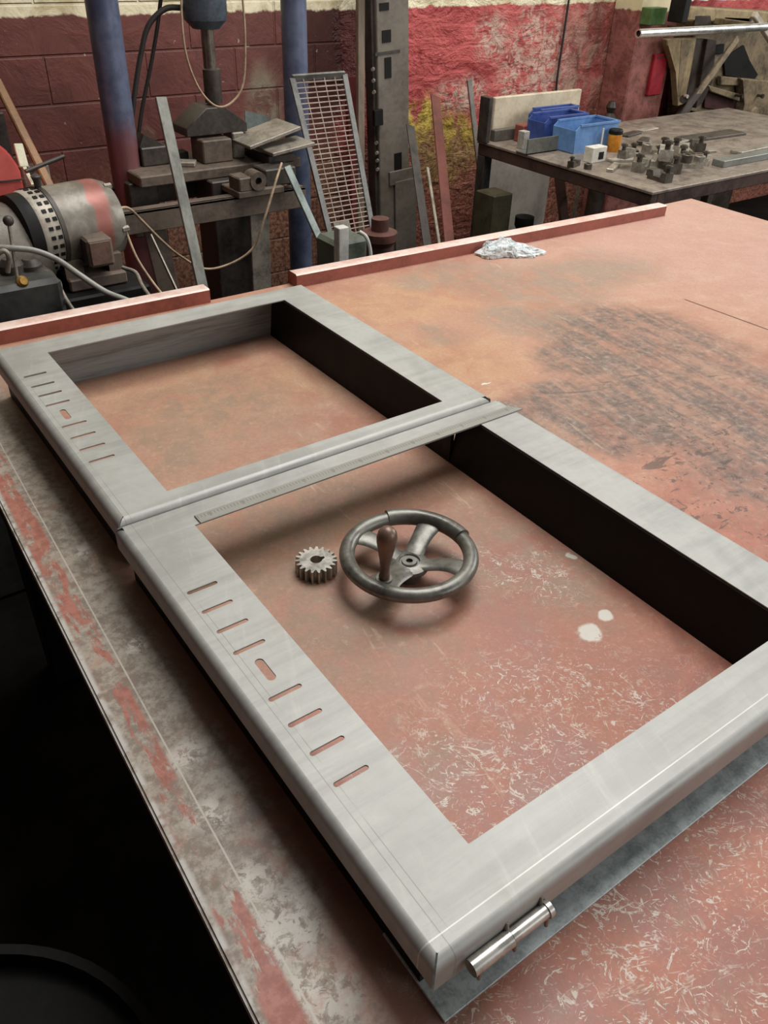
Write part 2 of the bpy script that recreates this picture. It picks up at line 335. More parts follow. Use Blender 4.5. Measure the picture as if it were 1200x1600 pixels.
    col=n.mix(n.math('MULTIPLY',sp,0.75),col,(70,54,50))
    ls=n.math('MULTIPLY',n.step(streak,0.62,0.67),n.step(mid,0.45,0.6,0,0.45)); col=n.mix(ls,col,(224,190,160))
    # white paint splashes
    wp=n.blobs([(P(923,989),0.0165,(1,1,0)),(P(948,963),0.0125,(1,1.2,0)),(P(757,599),0.010,(1,4,0)),(P(895,870),0.010,(2,1,0))],0.2,wv2); col=n.mix(n.math('MULTIPLY',wp,n.step(fine,0.32,0.42)),col,(232,226,212))
    # scribed line along the working edge, plate joint at the right
    cut=n.step(n.math('ABSOLUTE',n.math('SUBTRACT',ed,0.0445)),0.0014,0.0006); col=n.mix(n.math('MULTIPLY',cut,n.step(mid,0.3,0.5,0.3,0.9)),col,(214,206,192))
    jn=n.math('MULTIPLY',n.step(n.math('ABSOLUTE',n.math('SUBTRACT',x,n.math('MULTIPLY_ADD',y,-0.055,1.886))),0.0035,0.002),n.step(y,1.186,1.180)); col=n.mix(jn,col,(84,36,32))
    col=n.mix(0.20,col,(124,110,100))
    h=n.math('ADD',n.math('MULTIPLY',mid,0.5),n.math('MULTIPLY',fine,0.25)); n.bump(h,0.22,0.003)
    return n.out(col,n.step(mid,0.3,0.7,0.40,0.58),0.0,0.45)
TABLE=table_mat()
REDRAIL=mat('red_rail_paint',(160,90,76),(130,72,60),0.55,sc=12)
RAILTOP=mat('rubbed_rail_top',(232,208,196),(214,172,158),0.45,0.1,sc=14)
tbl=thing('welding_table','large steel work table with a worn red painted top','table',(1.4,0.7,0))
xl=lambda y: 0.0995+0.03*y
FARY=1.80; NEARY=-0.45; XR=2.655
b=B()
poly=[(xl(NEARY),NEARY),(XR,NEARY),(XR,FARY),(xl(FARY),FARY)]
prism(b,poly,lambda u,v,w: Vector((u,v,w)),TZ-0.016,TZ)
bmesh.ops.bevel(b,geom=[e for e in b.edges if all(v.co.z>TZ-0.001 for v in e.verts)],offset=0.003,segments=2,affect='EDGES')
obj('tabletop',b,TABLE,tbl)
b=B()   # skirt under the top, all round
pin=0.006
bar(b,(xl(NEARY)+pin+0.004,NEARY+0.01,TZ-0.056),(xl(FARY)+pin+0.004,FARY-0.01,TZ-0.056),0.008,0.08,(1,0,0))
bar(b,(XR-0.01,NEARY+0.01,TZ-0.056),(XR-0.01,FARY-0.01,TZ-0.056),0.008,0.08,(1,0,0))
bar(b,(xl(FARY)+0.02,FARY-0.01,TZ-0.056),(XR-0.02,FARY-0.01,TZ-0.056),0.008,0.08,(0,1,0))
bar(b,(xl(NEARY)+0.02,NEARY+0.01,TZ-0.056),(XR-0.02,NEARY+0.01,TZ-0.056),0.008,0.08,(0,1,0))
obj('skirt',b,BLACK,tbl)
for (x_,y_) in ((0.24,1.68),(0.20,-0.3),(2.55,1.68),(2.55,-0.3)):
    b=B(); box(b,x_-0.045,x_+0.045,y_-0.045,y_+0.045,0,TZ-0.016,0.004); obj('leg',b,BLACK,tbl)
def rail(x0,x1,y0,y1):
    b=B(); prism(b,[(0,0),(0.045,0),(0.045,0.030),(0.036,0.034),(0.004,0.034),(0,0.031)],lambda u,v,w: Vector((w,(y0+(y1-y0)*(w-x0)/(x1-x0))+u,TZ+v)),x0,x1)
    o=obj('edge_rail',b,[REDRAIL,RAILTOP],tbl)
    for f in o.data.polygons:
        if f.normal.z>0.5: f.material_index=1
    return o
rail(-0.35+0.52,W(326,470,z=TZ).x,W(0,535,z=TZ).y-0.012,W(326,470,z=TZ).y-0.012)
rail(W(461,448,z=TZ).x,W(1035,336,z=TZ).x,W(461,448,z=TZ).y-0.010,W(1035,336,z=TZ).y-0.010)

# ------------------------------------------------------------------ steel frames
def steel_mat():
    n=N('brushed_sheet_steel'); x,y,z=n.xyz()
    a=n.noise(1.6,5,0.7,0.4,n.scale((2,26,8))); b_=n.noise(6,6,0.65,0.6); f=n.noise(60,4,0.7); c_=n.noise(2.2,5,0.7,0.6,n.scale((24,2.4,8),n.rot((0,0,0.35))))
    col=n.mix(n.step(n.math('ADD',n.math('MULTIPLY',a,0.4),n.math('MULTIPLY',b_,0.6)),0.38,0.62),(154,153,148),(176,175,169))
    col=n.mix(n.step(c_,0.55,0.72,0,0.25),col,(198,197,191))
    col=n.mix(n.math('MULTIPLY',n.step(n.noise(3.5,5,0.7,0.8),0.56,0.72),0.4),col,(166,156,144))
    sl=n.math('MAXIMUM',n.step(n.math('ABSOLUTE',n.math('ADD',x,0.3215)),0.0007,0.0003),n.math('MULTIPLY',n.step(n.math('ABSOLUTE',n.math('ADD',x,0.3135)),0.0006,0.0003),n.step(b_,0.45,0.6)))
    col=n.mix(n.math('MULTIPLY',sl,0.55),col,(120,118,112))
    col=n.mix(n.math('MULTIPLY',n.step(n.math('ABSOLUTE',n.math('ADD',y,0.3245)),0.0009,0.0004),0.6),col,(226,226,220))
    col=n.mix(n.math('MULTIPLY',n.step(f,0.35,0.7),0.14),col,(140,138,132))
    n.bump(n.math('ADD',n.math('MULTIPLY',a,0.3),n.math('MULTIPLY',f,0.15)),0.06,0.002)
    return n.out(col,n.step(b_,0.3,0.7,0.46,0.60),0.35,0.5)
STEEL=steel_mat()
LIP=STEEL
WEB=mat('mill_scale_web',(150,152,150),(104,104,102),0.5,0.3,sc=5,stretch=(0.5,1,9))
GALV=mat('galvanised_plate',(206,214,212),(150,160,158),0.42,0.1,sc=45,bump=0.05)
def stadium(cx,cy,lx,ly,n=8):
    r=min(lx,ly)/2; pts=[]
    hx,hy=lx/2-r,ly/2-r
    for k in range(4*n):
        a=2*math.pi*(k+0.5)/(4*n); sx=1 if math.cos(a)>0 else -1; sy=1 if math.sin(a)>0 else -1
        pts.append((cx+sx*hx+r*math.cos(a),cy+sy*hy+r*math.sin(a)))
    return pts
def sheet(name, outer, holes, zt, t, m, parent):
    cu=bpy.data.curves.new('c','CURVE'); cu.dimensions='2D'; cu.fill_mode='BOTH'; cu.extrude=t/2
    for lp in [outer]+holes:
        s=cu.splines.new('POLY'); s.points.add(len(lp)-1); s.use_cyclic_u=True
        for p,q in zip(s.points,lp): p.co=(q[0],q[1],0,1)
    co=bpy.data.objects.new('c',cu); COL.objects.link(co)
    me=bpy.data.meshes.new_from_object(co.evaluated_get(bpy.context.evaluated_depsgraph_get()))
    bpy.data.objects.remove(co); bpy.data.curves.remove(cu)
    b=B(); b.from_mesh(me); bpy.data.meshes.remove(me)
    bmesh.ops.remove_doubles(b,verts=b.verts[:],dist=1e-5)
    bmesh.ops.translate(b,verts=b.verts[:],vec=(0,0,zt-t/2))
    return obj(name,b,m,parent)
def lip(side, X0,X1,Y0,Y1, zt, r, depth, m, parent, t=0.002):
    """folded edge: quarter round then straight down, mitred at the corners"""
    prof=[(r,0)]+[(r-r*math.sin(a),-(r-r*math.cos(a))) for a in [k*R90/6 for k in range(1,7)]]+[(0,-depth)]
    inn=[(t,-depth)]+[(r-(r-t)*math.sin(a),-(r-(r-t)*math.cos(a))) for a in [k*R90/6 for k in range(6,0,-1)]]+[(r,-t)]
    prof=prof+inn; g=0.0012; b=B(); A=[];C=[]
    for d,h in prof:
        if side=='left': p,q=(X0+d,Y0+d+g),(X0+d,Y1-d-g)
        if side=='right': p,q=(X1-d,Y0+d+g),(X1-d,Y1-d-g)
        if side=='near': p,q=(X0+d+g,Y0+d),(X1-d-g,Y0+d)
        if side=='far': p,q=(X0+d+g,Y1-d),(X1-d-g,Y1-d)
        A.append(b.verts.new((*p,zt+h))); C.append(b.verts.new((*q,zt+h)))
    n_=len(prof)
    for k in range(n_): b.faces.new((A[k],A[(k+1)%n_],C[(k+1)%n_],C[k]))
    b.faces.new(A); b.faces.new(list(reversed(C)))
    return obj('folded_edge',b,m,parent,50)
def frame(name,label,X0,X1,Y0,Y1,x0,x1,y0,y1,ys,yl,zt,radii,depths,far_web=True):
    root=thing(name,label,'frame',((X0+X1)/2,(Y0+Y1)/2,TZ))
    rl,rr,rn,rf=radii
    outer=[(X0+rl,Y0+rn),(X1-rr,Y0+rn),(X1-rr,Y1-rf),(X0+rl,Y1-rf)]
    holes=[[(x0,y0),(x0,y1),(x1,y1),(x1,y0)]]
    for yy in ys: holes.append(list(reversed(stadium(0.2745,yy,0.040,0.0062))))
    holes.append(list(reversed(stadium(0.273,yl,0.0105,0.037))))
    sheet('face_sheet',outer,holes,zt,0.002,STEEL,root)
    for sd,r,d in zip(('left','right','near','far'),radii,depths):
        # each fold uses its own radius; corners mitre by the same amount
        lip(sd,X0,X1,Y0,Y1,zt,r,d,LIP,root)
    b=B(); prism(b,[(0.812,TZ),(0.818,TZ),(x1+0.004,zt-0.003),(x1-0.002,zt-0.003)],lambda u,v,w: Vector((u,w,v)),Y0+(0.036 if not far_web else 0.0145),Y1-(0.006 if far_web else 0.002)); obj('web_and_shade',b,BLACK,root)  # black inclined sheet added where only shade lies under the right rail
    if far_web:
        b=B(); box(b,X0+0.026,X1-0.06,Y1-0.011,Y1-0.005,TZ,zt-0.010); obj('web_and_shade',b,WEB,root)
    b=B(); box(b,X0+0.014,X0+0.020,Y0+0.03,Y1-0.004,TZ,zt-0.012); obj('web_and_shade',b,BLACK,root)
    return root
RF=0.007
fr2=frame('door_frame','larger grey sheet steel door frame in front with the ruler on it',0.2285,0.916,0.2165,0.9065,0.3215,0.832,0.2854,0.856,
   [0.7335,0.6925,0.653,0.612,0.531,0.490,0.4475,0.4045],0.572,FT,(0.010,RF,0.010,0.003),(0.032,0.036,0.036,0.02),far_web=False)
b=B(); box(b,0.26,0.81,0.262,0.268,TZ+0.003,FT-0.003); obj('web_and_shade',b,WEB,fr2)
b=B(); box(b,0.812,0.819,0.9035,0.9245,TZ,FT-0.028); obj('web_and_shade',b,BLACK,fr2)  # dark filler added to stop light showing between the two frames
b=B(); box(b,0.2405,0.905,0.2085,0.30,TZ,TZ+0.003,0.0006); pl=obj('base_plate',b,GALV,fr2); pl['label']='bluish galvanised plate sticking out under the front edge'
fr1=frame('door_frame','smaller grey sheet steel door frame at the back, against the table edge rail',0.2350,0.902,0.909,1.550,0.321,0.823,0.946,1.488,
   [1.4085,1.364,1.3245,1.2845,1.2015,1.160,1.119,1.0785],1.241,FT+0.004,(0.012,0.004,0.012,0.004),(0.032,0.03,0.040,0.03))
# lift-off hinge welded on the front fold
hA=W(735,1507,y=0.2105); hB=W(852,1424,y=0.2105)
hA.z=hB.z=(hA.z+hB.z)/2; hA.y=hB.y=0.2095
HINGE=mat('hinge_steel',(196,192,184),(160,156,148),0.28,0.6,sc=30,bump=0)
hm=hA+(hB-hA)*0.50
b=B(); cyl(b,hA,hm,0.0078,n=24); hin=obj('hinge',b,HINGE,fr2); hin['label']='bright round lift-off hinge'
b=B(); cyl(b,hm+Vector((0.001,0,0)),hB,0.0064,n=24); cyl(b,hB-Vector((0.002,0,0)),hB+Vector((0.003,0,0)),0.0078); obj('hinge_barrel',b,HINGE,hin)
for t_,s_ in ((0.06,-1),(0.52,-1),(0.5,1),(0.96,1),(0.95,-1)):
    p=hA+(hB-hA)*t_; b=B()
    cyl(b,p+Vector((0,0.004 if s_>0 else -0.004,0)),p+Vector((0.001,0.0075,0.013) if s_>0 else (0.0,-0.006,-0.013)),0.0026,0.0018,10)
    obj('weld_stub',b,OFFCUT,hin)

# ------------------------------------------------------------------ ruler
def ruler_mat():
    n=N('steel_rule'); x,y,z=n.xyz()
    w1=n.math('FRACT',n.math('MULTIPLY',x,200)); tick=n.step(n.math('ABSOLUTE',n.math('SUBTRACT',w1,0.5)),0.22,0.12)
    w2=n.math('FRACT',n.math('MULTIPLY',x,20)); tk2=n.step(n.math('ABSOLUTE',n.math('SUBTRACT',w2,0.5)),0.03,0.02)
    reg=n.math('MULTIPLY',n.step(y,-0.001,0.0),n.step(y,0.0065,0.0055)); reg2=n.math('MULTIPLY',n.step(y,-0.004,-0.003),n.step(y,0.0065,0.0055))
    k=n.math('MAXIMUM',n.math('MULTIPLY',tick,reg),n.math('MULTIPLY',tk2,reg2))
    base=n.mix(n.noise(9,5,0.7,0.2,n.scale((1,12,1))),(132,130,124),(162,160,152))
    return n.out(n.mix(n.math('MULTIPLY',k,0.38),base,(72,68,64)),0.42,0.5)
b=B()
prism(b,[(0.329,0.8535),(0.926,0.8545),(0.912,0.8755),(0.329,0.8745)],lambda u,v,w: Vector((u,v,w)),FT,FT+0.0022)
bmesh.ops.bevel(b,geom=[e for e in b.edges],offset=0.0005,segments=1,affect='EDGES')
one('steel_ruler',b,ruler_mat(),'long thin steel ruler lying along the inner edge of the front frame','ruler')

# ------------------------------------------------------------------ hand wheel and pinion
CAST=mat('cast_iron',(122,120,112),(84,81,75),0.36,0.5,sc=16,bump=0.12)
HANDLE=mat('brown_turned_handle',(122,98,84),(88,70,60),0.34,0.4,sc=12,bump=0.05)
rz=TZ+0.040; cw=W(639,866,z=rz)
RW=0.0885
wh=thing('handwheel','dark cast iron handwheel with a brown crank handle inside the front frame','handwheel',(cw.x,cw.y,TZ))
b=B(); prof=[]
for k in range(16):
    a=2*math.pi*k/16; prof.append((RW-0.0010+0.0110*math.cos(a),0.0100*math.sin(a)))
lathe(b,prof,(cw.x,cw.y,rz),n=72,closed=True); obj('rim',b,CAST,wh,60)
def ang_px(px,py,z=rz):
    p=W(px,py,z=z); return math.atan2(p.y-cw.y,p.x-cw.x)
a0,a1=ang_px(600,803),ang_px(728,838)
if a0<a1: a0+=2*math.pi
arc=[Vector((cw.x+RW*math.cos(a1+(a0-a1)*k/24),cw.y+RW*math.sin(a1+(a0-a1)*k/24),rz+0.001)) for k in range(25)]
b=B(); sweep(b,arc,0.0124,16); sl=obj('rim_sleeve',b,CAST,wh,50)
hz=TZ+0.030; hub=W(638,879,z=hz); hub=Vector((cw.x,cw.y-0.002,hz))
b=B(); lathe(b,[(0.0048,-0.002),(0.0048,0),(0.0105,0.0),(0.0115,-0.0025),(0.014,-0.0025),(0.0155,0.0),(0.0235,-0.001),(0.0275,-0.003),(0.0290,-0.007),(0.0275,-0.011),(0.019,-0.014),(0.018,-0.030),(0.0048,-0.030)],hub,n=40,closed=True)
obj('hub',b,CAST,wh,40)
b=B(); cyl(b,hub-Vector((0,0,0.012)),hub-Vector((0,0,0.0035)),0.0049,n=20); obj('bore',b,BLACK,wh)
def spoke(px,py,bend,wide=1.0):
    a=ang_px(px,py); d=Vector((math.cos(a),math.sin(a),0)); s=Vector((-d.y,d.x,0)); b=B(); rows=[]
    K=12
    for k in range(K+1):
        t=k/K; r=0.016+(RW-0.006-0.016)*t; z=hz-0.004+(rz-0.002-hz+0.004)*t*t*(3-2*t)+0.0
        w=0.0155-0.004*math.sin(math.pi*t)*0.7+0.004*t; w*=wide; th=0.0045
        off=bend*math.sin(math.pi*t)*0.007; c=Vector((cw.x,cw.y,z))+d*r+s*off
        ring=[]
        for q in range(12):
            g=2*math.pi*q/12; ring.append(b.verts.new(c+s*(w*math.cos(g))+Vector((0,0,th*math.sin(g)))))
        rows.append(ring)
    for A,C in zip(rows,rows[1:]):
        for q in range(12): b.faces.new((A[q],A[(q+1)%12],C[(q+1)%12],C[q]))
    b.faces.new(rows[0]); b.faces.new(rows[-1]); return obj('spoke',b,CAST,wh,50)
spoke(668,825,0.3); spoke(563,838,-1); spoke(722,888,1)
# boss carrying the handle: front-left arm of the wheel
hb=W(600,906,z=rz); b=B()
lathe(b,[(0,-0.012),(0.010,-0.012),(0.012,-0.004),(0.011,0.004),(0,0.004)],hb,n=24); obj('handle_boss',b,CAST,wh)
spoke(600,906,0.0,1.35)
b=B(); prof=[(0,0.0),(0.0072,0.0),(0.0078,0.004),(0.0066,0.009),(0.0068,0.020),(0.0088,0.034),(0.0116,0.048),(0.0138,0.060),(0.0142,0.068),(0.0126,0.076),(0.0085,0.0815),(0.003,0.084),(0,0.0843)]
lathe(b,[(r*0.98,h*0.98) for r,h in prof],hb+Vector((0,0,0.004)),axis=(0.05,0.02,1),n=28); ho=obj('handle',b,HANDLE,wh,60); ho['label']='brown turned handle'
# pinion
gz=TZ+0.021; gc=W(494,874,z=gz); NT=19; ro,ri=0.0300,0.0238
GEAR=mat('gear_steel',(186,182,170),(130,124,114),0.4,0.55,sc=30,bump=0.06)
b=B(); poly=[]
for k in range(NT):
    a=2*math.pi*k/NT; h=2*math.pi/NT
    for f_,r in ((-0.36,ri),(-0.20,ro*0.93),(-0.11,ro),(0.11,ro),(0.20,ro*0.93),(0.36,ri)):
        poly.append((r*math.cos(a+f_*h),r*math.sin(a+f_*h)))
bore=[]
for k in range(28):
    a=2*math.pi*k/28; r=0.0085
    bore.append((r*math.cos(a),r*math.sin(a)))
ka=-0.2; bo2=[]
for (u,v) in bore:
    a=math.atan2(v,u); bo2.append((u+0.0045,v) if abs(a-ka)<0.36 else (u,v))
bore=bo2
gr=thing('pinion_gear','small steel spur gear lying left of the handwheel','gear',(gc.x,gc.y,TZ))
A=[b.verts.new((gc.x+u,gc.y+v,TZ)) for u,v in poly]; C=[b.verts.new((gc.x+u,gc.y+v,gz)) for u,v in poly]
D=[b.verts.new((gc.x+u,gc.y+v,TZ)) for u,v in bore]; E_=[b.verts.new((gc.x+u,gc.y+v,gz)) for u,v in bore]
def ringedges(L): return [b.edges.new((L[k],L[(k+1)%len(L)])) for k in range(len(L))]
eA,eC,eD,eE=ringedges(A),ringedges(C),ringedges(D),ringedges(E_)
for L1,L2 in ((A,C),(D,E_)):
    for k in range(len(L1)): b.faces.new((L1[k],L1[(k+1)%len(L1)],L2[(k+1)%len(L1)],L2[k]))
bmesh.ops.triangle_fill(b,use_beauty=True,edges=eC+eE); bmesh.ops.triangle_fill(b,use_beauty=True,edges=eA+eD)
obj('toothed_body',b,GEAR,gr,25)

# ------------------------------------------------------------------ crumpled clear bag near the back rail
def bag_mat():
    n=N('clear_plastic_bag'); f=n.noise(60,4,0.7,0.8)
    m=n.out(n.mix(n.step(f,0.4,0.62),(206,214,214),(250,252,250)),0.14,0.0,0.8)
    n.p.inputs['Transmission Weight'].default_value=0.15; n.p.inputs['IOR'].default_value=1.2; n.bump(n.noise(38,3,0.6,1.2),0.9,0.012); return m
bc=(W(744,392,z=TZ)+W(832,399,z=TZ))/2; b=B()
bmesh.ops.create_icosphere(b,subdivisions=4,radius=1)
from mathutils import noise as mn
for v in b.verts:
    p=v.co.copy(); a_=math.atan2(p.y,p.x)
    out_=1+0.22*math.cos(3*a_+0.6)+0.12*math.cos(5*a_-1.0)+0.07*math.cos(9*a_)
    r1=1-abs(mn.noise(p*1.5+Vector((3,1,7))))*2.4; r2=1-abs(mn.noise(p*2.9+Vector((9,4,2))))*2.4; r3=mn.noise(p*6+Vector((1,5,2)))
    hgt=max(0.0,p.z)**0.7*(0.011+0.015*max(0,r1)+0.009*r2+0.003*r3)*(1.25-0.7*p.x if p.x>-0.4 else 1.5+0.4*p.x)
    u_=p.x*0.092*out_+0.009*r2; v_=p.y*0.052*out_+0.007*r3
    v.co=Vector((bc.x+u_*0.80+v_*0.5,bc.y-u_*0.60*0.9+v_*0.85,TZ+0.0008+max(0,hgt)))
one('plastic_bag',b,bag_mat(),'crumpled clear plastic bag lying on the table by the back rail','bag',smooth=22)

# ------------------------------------------------------------------ hydraulic press
PY=2.9
def pipe_mat():
    n=N('press_column_paint'); x,y,z=n.xyz(); f=n.noise(12,5,0.65)
    blue=n.mix(n.step(f,0.35,0.65),(70,78,102),(96,104,126))
    k=n.step(n.math('ADD',z,n.math('MULTIPLY_ADD',f,0.16,-0.08)),1.10,0.98); k=n.math('MULTIPLY',k,n.step(x,0.0,-0.2))
    return n.out(n.mix(k,blue,n.mix(f,(98,58,60),(126,80,80))),0.38,0.1)
prs=thing('hydraulic_press','workshop press with two round blue columns against the maroon wall','press',(1.33,PY,0))
PBL=pipe_mat(); RAMB=mat('ram_blue_grey',(82,94,104),(58,66,74),0.4,0.2)
for px_,r_ in ((180,0.050),(460,0.0455)):
    c=W(px_,150 if px_<200 else 60,y=PY); b=B(); cyl(b,(c.x,PY,0.0),(c.x,PY,1.75),r_,n=32); obj('column',b,PBL,prs,40)
XA=W(180,150,y=PY).x; XB=W(460,60,y=PY).x
b=B(); box(b,XA-0.12,XB+0.12,PY-0.08,PY+0.08,1.62,1.8,0.01); obj('crown_beam',b,RAMB,prs)
rc=W(320,20,y=PY); rx=rc.x
zz=lambda py,y=PY,px=330: W(px,py,y=y).z
b=B(); lathe(b,[(0,zz(44)),(0.045,zz(44)),(0.052,zz(40)),(0.070,zz(30)),(0.073,zz(20)),(0.073,1.63),(0,1.63)],(rx,PY,0),n=36); obj('cylinder',b,RAMB,prs)
b=B(); lathe(b,[(0,zz(108)),(0.022,zz(108)),(0.022,zz(40)),(0.030,zz(36)),(0,zz(36))],(rx+0.003,PY,0),n=24); obj('ram',b,mat('ram_steel',(120,112,102),(84,76,68),0.3,0.6),prs)
b=B(); lathe(b,[(0,zz(160)),(0.030,zz(160)),(0.030,zz(108)),(0.024,zz(106)),(0,zz(106))],(rx+0.006,PY,0),n=24); obj('ram_collar',b,DARK,prs)
fz0,fz1=zz(205),zz(186); fx0,fx1=W(290,190,y=PY-0.06).x,W(386,190,y=PY-0.06).x; fz2=zz(163)
b=B(); prism(b,[(fx0,fz0),(fx1,fz0),(fx1,fz1-0.012),((fx0+fx1)/2+0.036,fz2),((fx0+fx1)/2-0.036,fz2),(fx0,fz1-0.012)],lambda u,v,w: Vector((u,w,v)),PY-0.06,PY+0.06)
bmesh.ops.bevel(b,geom=b.edges[:],offset=0.003,segments=1,affect='EDGES'); obj('press_foot',b,OFFCUT if False else DARK,prs)
BY=2.74; bz=W(340,262,y=BY).z
b=B(); box(b,W(218,275,y=BY).x,W(470,240,y=BY).x,BY,BY+0.26,bz-0.035,bz,0.004); obj('bed_plate',b,RUSTY,prs)
LY=2.60; lz0,lz1=W(300,352,y=LY).z,W(300,318,y=LY).z
for yy in (LY,LY+0.30):
    b=B(); box(b,W(188,340,y=LY).x,W(478,310,y=LY).x,yy,yy+0.012,lz0,lz1,0.002); box(b,W(188,340,y=LY).x,W(478,310,y=LY).x,yy,yy+0.05,lz1-0.010,lz1,0.002); obj('bed_beam',b,RUSTY,prs)
b=B(); box(b,W(332,300,y=LY+0.1).x,W(398,300,y=LY+0.1).x,LY+0.1,LY+0.24,0.0,bz-0.035,0.004); obj('pedestal',b,DARK,prs)
for px_ in (240,405):
    c=W(px_,370,y=LY+0.06); b=B(); bar(b,(c.x,LY+0.05,lz0+0.01),(c.x+(0.08 if px_<300 else -0.03),LY+0.03,0.0),0.075,0.012,(1,0,0),0.002); obj('leg',b,RUSTY if px_<300 else OFFCUT,prs)
for px_ in (222,):
    c=W(px_,300,y=PY-0.07); b=B(); box(b,c.x-0.05,c.x+0.05,PY-0.09,PY-0.045,lz1-0.15,bz-0.035,0.003); obj('bed_bracket',b,DARK,prs)
# parts lying on the press bed
b=B(); c0=W(318,243,y=BY+0.06); box(b,c0.x,W(364,240,y=BY+0.06).x,BY+0.06,BY+0.16,bz,bz+0.075,0.004); one('steel_block',b,RUSTY,'square rusty steel block under the press foot','block')
b=B(); c0=W(366,240,y=BY+0.08); box(b,c0.x+0.004,c0.x+0.050,BY+0.09,BY+0.17,bz,bz+0.085,0.004); one('steel_block',b,OFFCUT,'paler steel block right of the square one under the press foot','block')
b=B(); c0=W(224,262,y=BY+0.12); box(b,c0.x,c0.x+0.10,BY+0.12,BY+0.20,bz,bz+0.06,0.004); prism(b,[(c0.x,bz+0.06),(c0.x+0.09,bz+0.06),(c0.x+0.02,bz+0.10)],lambda u,v,w: Vector((u,w,v)),BY+0.13,BY+0.19); one('steel_wedge',b,DARK,'dark steel wedge at the left end of the press bed','wedge')
b=B(); p0=W(275,250,y=BY+0.08); p1=W(312,258,y=BY+0.03); bar(b,(p0.x,BY+0.10,bz+0.008),(p1.x,BY+0.06,bz+0.008),0.05,0.016,(0,1,0),0.003); one('steel_offcut',b,OFFCUT,'bent pale steel offcut lying on the left of the press bed','offcut')
b=B(); p0=W(276,240,y=BY+0.14); box(b,p0.x,p0.x+0.045,BY+0.14,BY+0.19,bz,bz+0.03,0.003); one('steel_offcut',b,BLACK,'small black offcut behind the bent one on the press bed','offcut')
# plates stacked beside the bed
sx0,sx1=W(388,240,y=BY).x,W(456,225,y=BY).x
b=B(); box(b,sx0+0.05,sx1-0.02,BY-0.05,BY+0.17,bz,bz+0.030,0.004); one('steel_block',b,DARK,'dark block under the leaning plates at the right of the press bed','block')
b=B(); bar(b,(sx0-0.01,BY+0.05,bz+0.058),(sx1+0.02,BY+0.05,bz+0.105),0.17,0.012,(0,1,0),0.002); one('steel_plate',b,OFFCUT,'upper sloping tan steel plate at the right of the press bed','plate')
b=B(); bar(b,(sx0+0.045,BY-0.03,bz+0.042),(sx1+0.04,BY-0.03,bz+0.062),0.13,0.012,(0,1,0),0.002); one('steel_plate',b,OFFCUT,'lower tan steel plate under the sloping one beside the press','plate')
b=B(); p0=W(408,248,y=PY+0.03); p1=W(402,180,y=PY+0.09); bar(b,(p0.x,PY+0.05,bz),(p1.x+0.01,PY+0.11,p1.z),0.10,0.006,(1,0,0),0.001); one('steel_plate',b,mat('blue_grey_plate',(104,112,108),(80,86,84),0.5,0.2),'blue-grey plate standing against the wall behind the press bed','plate')
# vice clamped on the beam
vx=W(398,305,y=LY).x
v_=thing('pipe_vice','small rusty vice with a round hole on the press beam','vice',(vx,LY+0.02,lz1))
b=B(); box(b,vx-0.075,vx+0.10,LY-0.03,LY+0.10,lz1,lz1+0.022,0.003); obj('vice_base',b,RUSTY,v_)
b=B(); lathe(b,[(0.012,-0.035),(0.03,-0.035),(0.03,0.02),(0.012,0.02)],(vx,LY-0.0,lz1+0.05),axis=(0,1,0),n=24,closed=True); box(b,vx-0.07,vx-0.02,LY-0.03,LY+0.05,lz1+0.02,lz1+0.065,0.004); obj('vice_jaw',b,RUSTY,v_)
b=B(); cyl(b,(vx,LY-0.02,lz1+0.05),(vx,LY+0.01,lz1+0.05),0.0122); obj('vice_bore',b,BLACK,v_)
b=B(); box(b,vx+0.04,vx+0.16,LY-0.01,LY+0.08,lz1+0.02,lz1+0.075,0.004); obj('vice_body',b,DARK,v_)
# cables and hoses
def cable(name,pts,r,m,label,cat,group=None,n=8): 
    b=B(); sweep(b,smooth_path(pts),r,n); return one(name,b,m,label,cat,group,60)
cable('cable',[W(px_,py_,y=PY-0.10) for px_,py_ in ((284,-30),(284,30),(292,90),(312,140),(338,166),(362,160),(380,130),(383,60),(377,-30))],0.0038,CABLE,'tan cable looping down around the press ram','cable')
cable('hose',[W(px_,py_,y=PY+0.03) for px_,py_ in ((286,12),(258,14),(232,40),(220,85),(212,135),(205,190))],0.009,BLKRUB,'black hose curving from the press cylinder behind the left column','hose')
cable('hose',[W(px_,py_,y=PY+0.10) for px_,py_ in ((254,-25),(246,40),(236,100),(222,170),(214,230))],0.007,BLKRUB,'black hose hanging straight down behind the curved one','hose')
cable('cable',[W(px_,py_,y=y_) for px_,py_,y_ in ((186,325,2.35),(202,326,2.38),(222,345,2.42),(255,378,2.45),(282,400,2.48),(320,420,2.52),(360,412,2.52),(395,388,2.5),(412,345,2.48),(432,280,2.5),(440,255,2.55))],0.0040,CABLE,'tan cable running from the motor to the vice','cable')
cable('cable',[W(px_,py_,y=y_) for px_,py_,y_ in ((190,342,2.3),(200,370,2.28),(215,405,2.25),(238,440,2.2),(262,470,2.1))],0.0038,CABLE,'tan cable hanging down right of the motor','cable')
b=B(); p0,p1=W(236,368,y=2.40),W(278,458,y=2.2); bar(b,p0,p1,0.004,0.012,(1,0,0)); one('thin_rod',b,OFFCUT,'thin rod leaning beside the rusty press leg','rod')

